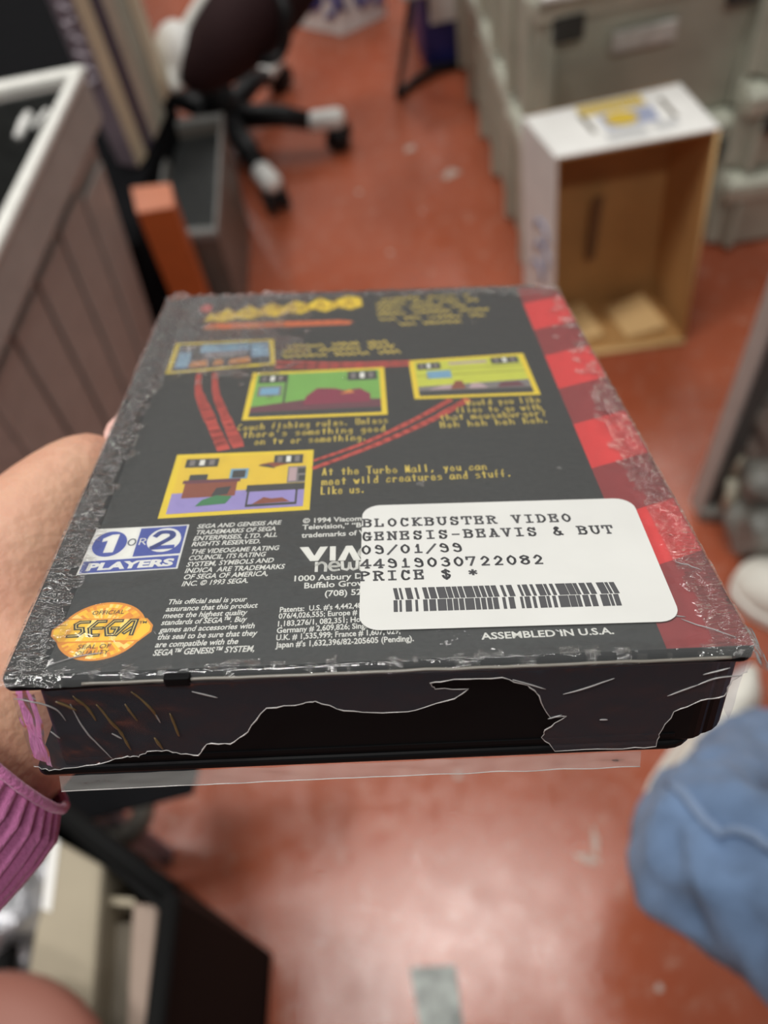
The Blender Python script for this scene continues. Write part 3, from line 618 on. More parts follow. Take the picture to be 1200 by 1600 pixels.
# ------------------------------------------------------------------ hand holding the case
skin = mat('skin', (.62, .36, .245), .5, .4, noise_amt=.18, noise_scale=55, color2=(.60, .29, .20), bump=.12, bump_scale=260, sss=.25)
hp = thing('person', deep(40, 1050, .24), 'person reaching in with one hand under the shrink-wrapped case, pink ribbed sleeve', 'person')
arm0 = deep(-24, 1140, .213); arm_d = (RW @ Vector((-1, -1, .45))).normalized()
HP = [arm0, arm0 + arm_d * .10, arm0 + arm_d * .27,                      # wrist, forearm, elbow
      deep(50, 1020, .238),                                                   # palm heel
      deep(150, 880, .262),                                                   # palm
      deep(-20, 940, .222), deep(28, 868, .227), deep(112, 766, .237), deep(190, 706, .249),   # thumb
      deep(205, 770, .288), deep(330, 720, .305), deep(440, 690, .312), deep(510, 680, .308),  # index
      deep(230, 830, .278), deep(380, 790, .292), deep(500, 765, .298), deep(580, 750, .293),  # middle
      deep(235, 890, .264), deep(370, 865, .277), deep(480, 845, .282), deep(555, 835, .277),  # ring
      deep(215, 960, .25), deep(320, 950, .258), deep(400, 940, .262), deep(460, 935, .258)]   # little
HE = [(0, 1), (1, 2), (0, 3), (3, 4), (3, 5), (5, 6), (6, 7), (7, 8), (4, 9), (9, 10), (10, 11), (11, 12), (4, 13), (13, 14), (14, 15), (15, 16), (4, 17), (17, 18), (18, 19), (19, 20), (4, 21), (21, 22), (22, 23), (23, 24)]
HR = [.025, .030, .038, (.030, .022), (.034, .017), .027, .0210, .0158, .0118, .010, .009, .008, .007, .010, .009, .0085, .007, .010, .009, .008, .007, .009, .008, .007, .006]
hand = skin_mesh('body', HP, HE, HR, skin, hp, root=3, sub=2)
mb = MB(); nd = (HP[8] - HP[7]).normalized(); tocam = (Vector((0, 0, H)) - HP[8]).normalized(); sd = nd.cross(tocam).normalized(); up = sd.cross(nd).normalized()
R3 = Matrix((sd, nd, up)).transposed(); mb.ball(HP[8] + up * .0070 + nd * .001 - sd * .003, .0055, .0075, .0018, mat('nail', (.72, .42, .36), .3, .5), 16, 10, R3); tag(mb.build('thumb_nail', hp), 'pale pink thumb nail')
# ribbed sleeve
wool = mat('pink_knit', (.60, .19, .41), .85, .2, noise_amt=.08, noise_scale=200, bump=.25, bump_scale=900, sheen=.4)
ax0 = arm0.copy(); ax_d = arm_d.copy(); u0 = ax_d.orthogonal().normalized(); v0 = ax_d.cross(u0)
vs, fs = [], []; NS, NA = 26, 336
for i in range(NS + 1):
    t = i / NS; c = ax0 + ax_d * (t * .16); r0_ = .0285 + .003 * min(1, t * 5) + .010 * t
    if i == 0: r0_ -= .003
    for k in range(NA):
        a = 2 * math.pi * k / NA; ribs = .0012 * math.cos(a * 42) * (1 if i > 0 else .3); r = r0_ + ribs + .0016 * noise.noise(Vector((math.cos(a) * 2, math.sin(a) * 2, t * 7)))
        vs.append(c + (u0 * math.cos(a) + v0 * math.sin(a)) * r)
for i in range(NS):
    for k in range(NA): fs.append([i * NA + k, i * NA + (k + 1) % NA, (i + 1) * NA + (k + 1) % NA, (i + 1) * NA + k])
mb = MB(); mb.add(vs, fs, wool, True); mb.build('sleeve', hp)
mb = MB(); mb.tube([ax0 + (u0 * math.cos(a / 12 * math.pi) + v0 * math.sin(a / 12 * math.pi)) * .0268 for a in range(25)], .0012, wool, 8); mb.build('cuff_edge', hp)

# ------------------------------------------------------------------ the game case (millimetres in its own frame)
MC = Matrix(((0.98695, 0.07432, 0.14288), (-0.12234, 0.92295, 0.36495), (-0.10475, -0.37767, 0.92000))).to_4x4()
MC.translation = Vector((-0.07011, 0.07048, -0.13521 + H))
case = bpy.data.objects.new('game_case', None); COL.objects.link(case); case.matrix_world = MC; case.empty_display_size = .05
tag(case, 'black plastic video game case in torn clear shrink wrap, held flat on a hand', 'game case')
def mm(mb, name, parent=case, bevel=0, segs=2): return mb.build(name, parent, bevel=bevel * .001, scale=.001, local=True, segs=segs)
CW, CL = 131.0, 179.0
shell = mat('case_black', (.006, .006, .0065), .40, .07)
def rounded(x0, y0, x1, y1, rs, n=6):       # corner radii: near-left, near-right, far-right, far-left
    out = []
    for (cx, cy, r, a0) in ((x0 + rs[0], y0 + rs[0], rs[0], math.pi), (x1 - rs[1], y0 + rs[1], rs[1], 1.5 * math.pi), (x1 - rs[2], y1 - rs[2], rs[2], 0), (x0 + rs[3], y1 - rs[3], rs[3], .5 * math.pi)):
        for k in range(n + 1): a = a0 + k * math.pi / 2 / n; out.append((cx + r * math.cos(a), cy + r * math.sin(a)))
    return out
def slab_mm(mb, ring, z0, z1, m):
    n = len(ring); mb.add([(x, y, z0) for x, y in ring] + [(x, y, z1) for x, y in ring], [list(range(n))[::-1], list(range(n, 2 * n))] + [[i, (i + 1) % n, (i + 1) % n + n, i + n] for i in range(n)], m)
mb = MB(); slab_mm(mb, rounded(0, 0, CW, CL, (2, 3, 8, 8)), -2.4, 0, shell); mm(mb, 'back_cover', bevel=.5)
mb = MB(); slab_mm(mb, rounded(5.5, 1.0, 127.5, 176.5, (1.5, 5, 3, 3)), -23.0, -2.3, shell); mm(mb, 'tray_wall', bevel=.3)
mb = MB(); slab_mm(mb, rounded(0.5, 0.4, 125, 178, (2, 6, 6, 5)), -25.0, -23.0, shell); mm(mb, 'front_cover', bevel=.6)
mb = MB(); slab_mm(mb, rounded(123, 2.2, 131, 176, (2, 6, 5, 2)), -23.0, -2.3, shell); mm(mb, 'spine', bevel=.8)
mb = MB(); slab_mm(mb, rounded(7, .75, 120, 2.4, (.3, .3, .3, .3)), -21.8, -20.9, shell); mm(mb, 'seam_ridge')
mb = MB(); slab_mm(mb, rounded(28, -1.1, 32.6, .6, (.5, .5, .2, .2)), -1.6, .3, shell); mm(mb, 'latch_tab', bevel=.3)
film_edge = mat('film_edge', (.20, .185, .16), .25, .6)
mb = MB(); mb.tube([(x, -.35 + .12 * noise.noise(Vector((x * .2, 0, 0))), -.7 + .2 * noise.noise(Vector((x * .13, 5, 0)))) for x in range(14, 127)], .30, film_edge, 6); tag(mm(mb, 'sleeve_edge'), 'pale folded edge of the clear sleeve')

# printed sheet
ink = lambda n, c, r=.55: mat(n, c, r, .35)
paper = mat('black_printed_paper', (.018, .019, .019), .48, .45, noise_amt=.35, noise_scale=900, color2=(.030, .031, .030))
redA, redB = ink('bright_red_ink', (.62, .035, .035)), ink('deep_red_ink', (.27, .028, .030))
wht, yl = ink('white_ink', (.74, .74, .70)), ink('caption_yellow_ink', (.72, .56, .10))
frame_y = ink('frame_yellow_ink', (.74, .58, .03)); bluei = ink('royal_blue_ink', (.055, .085, .36)); blk = ink('black_ink', (.012, .012, .012)); red_s = ink('brush_red_ink', (.52, .07, .05))
mb = MB(); mb.poly(rounded(7.2, 1.6, 130.2, 177.6, (.5, 1, 5, 5)), .05, paper); sheet = mm(mb, 'cover_sheet')
mb = MB()
edge = lambda y: 115.2 + y * .0105
mb.poly([(115.2, 1.7), (130.7, 1.7), (130.7, 173.0), (127.5, 177.0), (edge(177), 177.0)], .08, redB)
for (y0, y1) in ((141.5, 163), (102, 123), (61.5, 82.5), (23, 42)):
    mb.poly([(edge(y0), y0), (130.7, y0 + 6.3), (130.7, y1 + 6.3), (edge(y1), y1)], .11, redA)
tag(mm(mb, 'red_stripe', sheet), 'plaid band of bright and deep red')

def shot(q, w=1.5):                          # framed picture: q runs near-left, near-right, far-right, far-left
    mb = MB(); mb.poly(q, .08, frame_y); c = (sum(p[0] for p in q) / 4, sum(p[1] for p in q) / 4)
    return mb, [(p[0] + (w if p[0] < c[0] else -w), p[1] + (w if p[1] < c[1] else -w)) for p in q]
def inq(q, u, v): 
    a = (q[0][0] + (q[1][0] - q[0][0]) * u, q[0][1] + (q[1][1] - q[0][1]) * u); b = (q[3][0] + (q[2][0] - q[3][0]) * u, q[3][1] + (q[2][1] - q[3][1]) * u)
    return (a[0] + (b[0] - a[0]) * v, a[1] + (b[1] - a[1]) * v)
def pane(mb, q, pts, m, z=.11): mb.poly([inq(q, *p) for p in pts], z, m)
R4 = lambda a, b, c, d: [(a, b), (c, b), (c, d), (a, d)]
lilac, brick = ink('lilac_ink', (.33, .28, .55)), ink('brick_ink', (.27, .075, .04)); grn = ink('green_ink', (.20, .42, .09)); lime = ink('lime_ink', (.55, .58, .07)); sky = ink('sky_ink', (.20, .38, .52)); dgr = ink('dark_grey_ink', (.05, .05, .05)); plum = ink('plum_ink', (.16, .05, .07)); mid = ink('mid_grey_ink', (.22, .20, .20)); pink_i = ink('pale_pink_ink', (.48, .36, .38)); orn = ink('orange_ink', (.62, .26, .06)); yel2 = ink('room_yellow_ink', (.70, .52, .04))
def hud(mb, q, u0, v0, u1, v1):
    pane(mb, q, R4(u0, v0, u1, v1), dgr, .14)
    for k in range(3): pane(mb, q, R4(u0 + (u1 - u0) * (.12 + .3 * k), v0 + (v1 - v0) * .2, u0 + (u1 - u0) * (.28 + .3 * k), v1 - (v1 - v0) * .15), wht if k == 1 else mid, .16)
# mall hall
mb, q = shot([(18.8, 47.6), (51.4, 48.9), (51.6, 74.5), (18.9, 74.4)])
pane(mb, q, R4(0, 0, 1, 1), yel2); pane(mb, q, R4(0, 0, 1, .34), lilac, .13); pane(mb, q, R4(.08, .25, .48, .52), brick, .15); pane(mb, q, R4(.06, .50, .50, .56), plum, .16)
pane(mb, q, R4(.10, .56, .24, .66), dgr, .16); pane(mb, q, R4(.41, .55, .55, .74), sky, .15); pane(mb, q, R4(.43, .57, .53, .71), dgr, .17)
pane(mb, q, R4(.56, .30, 1.0, .42), dgr, .16); pane(mb, q, R4(.57, .04, .95, .32), dgr, .15); pane(mb, q, R4(.585, .08, .935, .30), lilac, .17)
pane(mb, q, [(.62, .08), (.90, .09), (.84, .17), (.76, .16), (.70, .19)], brick, .18)
pane(mb, q, R4(.86, .43, 1.0, .74), mid, .15); pane(mb, q, R4(.87, .46, .93, .72), pink_i, .17); pane(mb, q, R4(.94, .60, 1, .70), dgr, .17); pane(mb, q, R4(.95, .46, 1, .56), dgr, .17)
pane(mb, q, [(.20, .10), (.42, .12), (.46, .24), (.34, .27), (.24, .20)], ink('leaf_green_ink', (.05, .22, .09)), .18); pane(mb, q, [(.30, .26), (.42, .28), (.44, .42), (.33, .40)], dgr, .185)
pane(mb, q, [(.62, .80), (.72, .84), (.86, .80), (.74, .74)], brick, .15); pane(mb, q, [(.62, .78), (.76, .72), (.70, .80)], dgr, .16)
hud(mb, q, .04, .80, .30, .96); hud(mb, q, .74, .80, .97, .98)
tag(mm(mb, 'screenshot', sheet), 'framed picture of a yellow hall with lilac floor')
# green room
mb, q = shot([(32.8, 90.6), (70.1, 91.0), (70.2, 119.1), (33.3, 118.2)])
pane(mb, q, R4(0, 0, 1, 1), grn); pane(mb, q, [(0, 0), (1, 0), (1, .30), (.4, .34), (0, .22)], plum, .13); pane(mb, q, [(0, 0), (1, 0), (1, .12), (0, .10)], dgr, .14)
pane(mb, q, [(.40, .22), (.92, .24), (.92, .42), (.84, .56), (.72, .52), (.64, .58), (.50, .60), (.42, .42)], ink('crimson_ink', (.26, .03, .07)), .15); pane(mb, q, [(.68, .44), (.80, .46), (.76, .54)], orn, .16)
pane(mb, q, R4(.03, .46, .22, .70), mid, .15); pane(mb, q, R4(.05, .49, .20, .66), sky, .16); pane(mb, q, R4(.24, .30, .255, .98), dgr, .15)
hud(mb, q, .02, .78, .24, .98); hud(mb, q, .74, .76, .98, .98)
tag(mm(mb, 'screenshot', sheet), 'framed picture of a green room with a crimson sofa')
# counter
mb, q = shot([(77.5, 99.0), (111.0, 99.1), (110.6, 125.4), (77.3, 122.8)])
pane(mb, q, R4(0, 0, 1, 1), lime); pane(mb, q, R4(0, 0, 1, .14), dgr, .13); pane(mb, q, [(0, .14), (1, .14), (1, .34), (0, .26)], mid, .13); pane(mb, q, [(.08, .16), (.30, .16), (.36, .28), (.22, .27)], pink_i, .15); pane(mb, q, [(.44, .16), (.62, .16), (.56, .30), (.48, .30)], pink_i, .15); pane(mb, q, [(.70, .16), (.95, .17), (.90, .30), (.74, .29)], plum, .15)
pane(mb, q, [(.28, .16), (.42, .16), (.40, .38), (.34, .38)], brick, .16)
pane(mb, q, R4(.10, .48, .32, .70), sky, .15); pane(mb, q, R4(0, .56, 1, .59), ink('olive_ink', (.36, .36, .05)), .12); pane(mb, q, R4(.3, .72, 1, .75), ink('olive_ink', (.36, .36, .05)), .12); pane(mb, q, R4(.32, .86, .68, .93), pink_i, .13)
hud(mb, q, .02, .76, .24, .96); hud(mb, q, .72, .80, .98, .98)
tag(mm(mb, 'screenshot', sheet), 'framed picture of a lime yellow counter')
# blue room
mb, q = shot([(8.6, 119.3), (39.3, 123.2), (37.7, 141.3), (8.4, 140.4)], 1.4)
pane(mb, q, R4(0, 0, 1, 1), dgr); pane(mb, q, R4(.02, .1, .16, .95), sky, .13); pane(mb, q, R4(.80, .3, .99, .95), sky, .13); pane(mb, q, R4(.25, .62, .78, .97), sky, .13); pane(mb, q, R4(.3, .4, .76, .64), mid, .14)
for (a, b) in ((.16, .36), (.40, .52), (.56, .80)): pane(mb, q, [(a, .10), (b, .10), (b - .02, .34), (a + .03, .30)], orn, .15)
hud(mb, q, .03, .70, .2, .96)
tag(mm(mb, 'screenshot', sheet), 'framed picture of a blue and black room')

# red brush lines
mb = MB()
def brush(P, w0, w1):
    P = catmull(P, 6)
    for i, (a, b) in enumerate(zip(P, P[1:])): mb.stroke([a, b], (w0 + (w1 - w0) * i / len(P)) * random.uniform(.85, 1.1), .09, red_s)
brush([(18.2, 118.5), (19.5, 108), (23.5, 95), (29.5, 77)], 1.5, 3.8); brush([(22.6, 118.5), (24.5, 106), (28.0, 94), (33.0, 78)], 1.4, 3.2)
brush([(40, 124.9), (58, 122.5), (77, 122.2)], 2.0, 1.4); brush([(40, 121.5), (58, 120.2), (77, 120.0)], 1.8, 1.3)
brush([(86.5, 97.5), (77, 88), (64, 77), (52, 69.6)], 2.0, 1.0); brush([(91, 97.3), (80, 86.5), (66, 75.5), (52, 66.2)], 2.4, 1.2)
tag(mm(mb, 'brush_lines', sheet), 'loose red brush lines')

# title and captions
mb = MB()
tt = [(14.5, 156.5), (16, 164), (18, 161.5), (21, 167.5), (24, 163), (28, 169.5), (31, 165.5), (35, 171), (39, 167), (43, 172.5), (47, 168.5), (51, 174.5), (55, 170), (60, 175.5), (64.5, 173), (65, 166), (61, 163), (57, 165.5), (53, 161.5), (49, 164.5), (45, 160.5), (41, 162.5), (37, 158.8), (33, 161), (29, 157.5), (25, 159.2), (21, 156), (17, 157.5)]
mb.poly(tt, .08, ink('title_yellow_ink', (.72, .54, .02))); 
for k in range(10): x = 17 + k * 4.7; y = 158.8 + k * .75; mb.stroke([(x, y), (x + 1.2, y + 5.5 + k * .12), (x + 2.6, y + .6)], .7, .10, ink('title_shadow_ink', (.42, .26, .01)))
mb.poly([(15, 150.6), (30, 150.4), (60.5, 150.8), (62, 153), (58, 154.6), (30, 154.8), (16.5, 155)], .08, ink('title_orange_ink', (.62, .16, .04)))
for k in range(14): x = 17 + k * 3.1; mb.stroke([(x, 151.4), (x + 1.1, 153.9), (x + 1.9, 151.6)], .45, .10, ink('title_red_ink', (.40, .07, .02)))
mb.disc(14, 168, 2.0, 3.2, .08, red_s, 14)
tag(mm(mb, 'title_lettering', sheet), 'jagged yellow title over an orange line')
mb = MB(); yw = .52
for (x0, y0, x1, y1) in ((71, 169.5, 101, 171.5), (69.5, 165.8, 104, 166.8), (69.5, 161.6, 102, 162.4), (69.5, 157.4, 106, 158.4), (70, 153, 104, 154), (76, 148.6, 99, 149.6), (42, 134.5, 75, 135.2), (41, 131.0, 74, 132.0), (41, 127.6, 76, 128.4)): scribble(mb, x0, y0, x1, y1, 2.5, .5, .09, yl)
for (t, x0, y0, x1, y1) in (('At the Turbo Mall, you can', 53.8, 62.8, 92.0, 62.7), ('meet wild creatures and stuff.', 53.9, 58.6, 97.4, 59.4), ('Like us.', 53.7, 54.8, 63.8, 54.9),
    ('Couch fishing rules. Unless', 32.2, 85.3, 70.1, 86.6), ("there's something good", 33.8, 81.6, 69.3, 82.4), ('on tv or something.', 37, 77.9, 64.7, 78.3),
    ('Would you like', 90.7, 94.4, 110.3, 94.8), ('flies to go with', 87.7, 90.5, 109.9, 90.8), ('that mouseburger?', 83.2, 86.9, 110.5, 87.5), ('Heh heh heh heh.', 82.9, 83.1, 110.6, 83.9)):
    pen_fit(mb, t, HAND, x0, y0, x1, y1, 3.0, .36, .12, yl)
tag(mm(mb, 'caption_lettering', sheet), 'yellow hand-lettered captions')
# small white print
mb = MB()
for (t, x0, y0, x1, y1, c, sh) in (
    ('SEGA AND GENESIS ARE', 27.8, 43.4, 45.4, 43.8, 1.55, .16), ('TRADEMARKS OF SEGA', 27.7, 41.2, 44.5, 41.6, 1.55, .16), ('ENTERPRISES, LTD. ALL', 27.6, 39.1, 44.9, 39.4, 1.55, .16), ('RIGHTS RESERVED.', 27.5, 37.1, 41.6, 37.3, 1.55, .16),
    ('THE VIDEOGAME RATING', 27.6, 34.5, 45.5, 34.8, 1.55, .16), ('COUNCIL, ITS RATING', 27.5, 32.4, 42.9, 32.8, 1.55, .16), ('SYSTEM, SYMBOLS AND', 27.4, 30.3, 44.7, 30.7, 1.55, .16), ('INDICA  ARE TRADEMARKS', 27.4, 28.3, 47.0, 28.5, 1.55, .16), ('OF SEGA OF AMERICA,', 27.4, 26.3, 43.9, 26.5, 1.55, .16), ('INC. \u00a9 1993 SEGA.', 27.4, 24.2, 40.2, 24.5, 1.55, .16),
    ('This official seal is your', 25.5, 18.9, 40.4, 18.9, 1.5, .16), ('assurance that this product', 25.5, 16.9, 42.6, 17.0, 1.5, .16), ('meets the highest quality', 25.3, 15.0, 40.8, 15.1, 1.5, .16), ('standards of SEGA\u2122. Buy', 25.3, 13.1, 40.9, 13.2, 1.5, .16), ('games and accessories with', 25.3, 11.1, 42.5, 11.3, 1.5, .16), ('this seal to be sure that they', 25.2, 9.2, 43.1, 9.3, 1.5, .16), ('are compatible with the', 25.2, 7.2, 39.9, 7.3, 1.5, .16), ('SEGA\u2122 GENESIS\u2122 SYSTEM,', 25.2, 5.1, 43.0, 5.2, 1.55, .16),
    ('\u00a9 1994 Viacom I', 50.1, 43.9, 63.6, 44.1, 1.75, 0), ('Television,\u201d \u201cBe', 50.1, 41.6, 63.5, 41.7, 1.75, 0), ('trademarks of V', 50.0, 38.7, 63.3, 38.9, 1.75, 0),
    ('1000 Asbury D', 49.2, 24.4, 62.5, 24.5, 1.75, 0), ('Buffalo Grov', 51.2, 22.1, 62.4, 22.3, 1.75, 0), ('(708) 52', 55.2, 19.5, 62.2, 19.6, 1.75, 0),
    ("Patents:  U.S. #'s 4,442,486", 46.9, 15.4, 62.9, 15.8, 1.5, 0), ('076/4,026,555; Europe # 8', 46.8, 13.6, 62.4, 13.9, 1.5, 0), ('1,183,276/1, 082,351; Hon', 46.8, 11.5, 62.6, 11.9, 1.5, 0), ('Germany # 2,609,826; Singa', 46.7, 9.7, 63.3, 10.1, 1.5, 0), ('U.K. # 1,535,999; France # 1,607, 029;', 46.7, 7.8, 69.0, 8.3, 1.5, 0), ("Japan #'s 1,632,396/82-205605 (Pending).", 46.7, 5.9, 71.3, 6.2, 1.5, 0),
    ('ASSEMBLED IN U.S.A.', 83.3, 5.9, 107.1, 6.0, 1.75, 0)):
    print_fit(mb, t, x0, y0, x1, y1, c, .09, wht, .022, sh)
# broad logo letters, cut off by the sticker
z = .09
mb.poly([(49.8, 35.4), (51.6, 35.4), (52.9, 32.3), (54.0, 35.3), (55.6, 35.3), (53.7, 30.6), (52.1, 30.6)], z, wht); mb.rect(56.0, 30.5, 57.2, 35.3, z, wht)
mb.poly([(57.6, 30.4), (59.3, 35.3), (60.6, 35.3), (62.3, 30.3), (60.8, 30.3), (59.9, 33.2), (59.1, 30.4)], z, wht)
mb.stroke(catmull([(65, 34.6), (63.4, 34.7), (62.2, 32.7), (63.4, 30.9), (65, 31.0)], 5), 1.1, z, wht)
for P in ([(53.4, 27.3), (53.4, 30.0)], catmull([(53.4, 29.2), (54.4, 30), (55.2, 29.2), (55.2, 27.3)], 4), catmull([(56, 28.7), (57.8, 28.7), (57.4, 29.9), (56.4, 29.8), (56.0, 28.5), (56.6, 27.4), (57.8, 27.5)], 4),
          [(58.5, 30), (58.6, 27.8), (59.4, 27.4), (59.9, 28), (60, 29.6), (60.1, 28), (60.7, 27.4), (61.4, 27.8), (61.5, 30)], [(62.2, 27.3), (62.2, 29.6), (63.2, 30.0), (64, 29.4)]): mb.stroke(P, .62, z, wht)
tag(mm(mb, 'small_print', sheet), 'small white printed text')
# players badge
mb = MB(); z = .09
mb.poly([(6.0, 29.0), (25.8, 29.8), (26.0, 45.0), (6.5, 44.5)], z, wht); mb.poly([(16.0, 34.3), (25.5, 34.9), (25.6, 44.6), (16.0, 44.1)], .11, bluei); mb.poly([(6.4, 29.4), (25.4, 30.2), (25.4, 34.2), (6.5, 33.2)], .11, bluei)
mb.disc(10.4, 39.0, 3.5, 4.4, .12, bluei); mb.disc(21.5, 39.7, 3.5, 4.2, .13, wht)
mb.poly([(9.7, 35.9), (11.7, 36.0), (11.9, 42.3), (10.4, 42.2), (8.7, 40.9), (8.7, 39.7), (9.8, 40.1)], .14, wht)
mb.stroke(catmull([(19.6, 41.2), (20.6, 42.4), (22.6, 42.2), (23.0, 40.7), (21.3, 38.8), (19.5, 37.1)], 5), 1.2, .15, bluei); mb.stroke([(19.5, 37.0), (23.5, 37.2)], 1.3, .15, bluei)
mb.stroke([(14.95 + .75 * math.cos(t * .52), 39.3 + 1.1 * math.sin(t * .52)) for t in range(13)], .28, .15, mat('badge_grey_ink', (.10, .12, .16), .5)); mb.stroke([(16.6, 38.3), (16.6, 40.4), (17.4, 40.4), (17.7, 39.9), (17.4, 39.4), (16.7, 39.3)], .28, .15, wht); mb.stroke([(17.1, 39.3), (17.8, 38.3)], .28, .15, wht)
print_fit(mb, 'PLAYERS', 7.5, 30.2, 24.6, 30.9, 2.3, .14, wht, .05, .1)
tag(mm(mb, 'players_badge', sheet), 'blue and white badge reading 1 or 2 players')
# gold seal
mb = MB(); gold = [ink('gold_ink', (.88, .58, .035), .4), ink('deep_gold_ink', (.74, .30, .03), .4), ink('pale_gold_ink', (.90, .72, .22), .4), ink('amber_ink', (.80, .44, .03), .4)]
N = 72; cx, cy, rx, ry = 14.7, 12.3, 7.9, 7.9
for k in range(N):
    a, b = 2 * math.pi * k / N, 2 * math.pi * (k + 1) / N
    for (r0_, r1_) in ((0, .55), (.55, .8), (.8, .93), (.93, 1)):
        m = gold[0] if r1_ == 1 and k % 3 else random.choice(gold if r1_ > .6 else [gold[0], gold[2], gold[3]])
        if r1_ == 1: m = gold[1]
        P = [(cx + rx * r * math.cos(t), cy + ry * r * math.sin(t)) for r, t in ((r0_, a), (r1_, a), (r1_, b), (r0_, b))]
        mb.poly(P if r0_ else P[1:3] + [(cx, cy)], .08, m)
mb.poly([(5.6, 12.9), (5.8, 11.3), (7.5, 9.2), (22.0, 9.0), (23.9, 11.4), (23.9, 13.2), (22.5, 15.2), (7.8, 15.9)], .10, gold[1]); mb.poly([(5.95, 12.8), (6.1, 11.5), (7.6, 9.6), (21.9, 9.35), (23.5, 11.6), (23.5, 13.0), (22.3, 14.8), (7.9, 15.5)], .12, gold[0])
for k in range(5): mb.poly([(7.5 + 3 * k, 9.6), (8.6 + 3 * k, 9.6), (10.2 + 3 * k, 15.2), (9.4 + 3 * k, 15.2)], .13, gold[2 if k % 2 else 3])
sg = mat('seal_dark_ink', (.02, .018, .008), .5); inner = gold[2]
def L(P, ox):
    P = [(8.9 + ox + x * .58 + y * .12, 10.9 + y * .76) for x, y in P]; mb.stroke(P, .84, .15, sg); mb.stroke(P, .17, .17, inner)
L([(4.2, 5), (1.4, 5), (.4, 4.2), (1.2, 2.7), (3.2, 2.7), (4, 1.4), (3.0, .1), (0, .1)], 0); L([(4.2, 5), (1.8, 5), (.4, 2.6), (1.8, .1), (4.2, .1)], 3.0); L([(1.2, 2.6), (4.2, 2.6)], 3.0)
L([(4.2, 5), (1.8, 5), (.4, 2.6), (1.8, .1), (4.0, .1), (4.0, 2.4), (2.4, 2.4)], 6.0); L([(-.4, .0), (2.2, 5), (3.8, 5), (4.4, .0)], 8.9); L([(1.9, .6), (3.4, 2.2)], 8.9)
print_fit(mb, 'OFFICIAL', 11.9, 16.7, 17.8, 16.7, 1.15, .12, sg, .0, .1); print_fit(mb, 'SEAL OF', 11.4, 7.5, 17.2, 7.5, 1.15, .12, sg, 0, .1); print_fit(mb, 'QUALITY', 11.4, 5.9, 17.2, 5.9, 1.15, .12, sg, 0, .1); print_fit(mb, 'TM', 21.2, 13.7, 22.6, 13.7, .7, .15, sg)
tag(mm(mb, 'quality_seal', sheet), 'gold oval seal')

# price sticker (on top of the wrap)
mb = MB(); ca, sa = math.cos(-.014), math.sin(-.014)
ring = rounded(62.2, 8.6, 120.7, 48.7, (4, 4, 4, 4)); ring = [(91 + (x - 91) * ca - (y - 28) * sa + (y - 28) * .02, 28 + (x - 91) * sa + (y - 28) * ca) for x, y in ring]
slab_mm(mb, ring, .42, .50, mat('sticker_paper', (.66, .66, .635), .5, .3, noise_amt=.05, noise_scale=60)); stk = tag(mm(mb, 'price_sticker'), 'white paper price sticker')
mb = MB(); gk = ink('dot_matrix_ink', (.075, .075, .08))
adv = 2.625
for (t, x0, y0, sl) in (('BLOCKBUSTER VIDEO', 62.6, 41.2, -.018), ('GENESIS-BEAVIS & BUT', 62.4, 36.4, -.014), ('09/01/99', 62.2, 31.8, -.018), ('44919030722082', 62.0, 27.2, -.020), ('PRICE $ *', 61.8, 23.3, -.012)):
    pen(mb, t, TYPE, x0 + .25, y0, .31, .375, adv, .50, .52, gk, sl)
tag(mm(mb, 'sticker_lettering', stk), 'dark grey typewriter lettering')
mb = MB(); bars = [(50, 70), (78, 90), (108, 138), (155, 168), (193, 215), (222, 255), (262, 305), (308, 334), (338, 362), (366, 390), (395, 440), (444, 468), (473, 496), (502, 525), (530, 556), (576, 592), (606, 634), (662, 676), (684, 710), (722, 738), (752, 786), (790, 806), (818, 836), (848, 896), (898, 932), (934, 954), (964, 994), (1002, 1030), (1050, 1088), (1092, 1108), (1114, 1140)]
for (a, b) in bars:
    x0 = 68.2 + (a - 50) / 1090 * 42.2; x1 = 68.2 + (b - 50) / 1090 * 42.2; y = 20.6 - (x0 - 68) * .016
    mb.poly([(x0 + .35, y - 3.4), (x1 + .35, y - 3.4), (x1, y), (x0, y)], .52, gk); mb.poly([(x0 - .15, y - 6.9), (x1 - .15, y - 6.9), (x1 - .05, y - 3.55), (x0 - .05, y - 3.55)], .52, gk)
tag(mm(mb, 'barcode', stk), 'dark grey barcode')

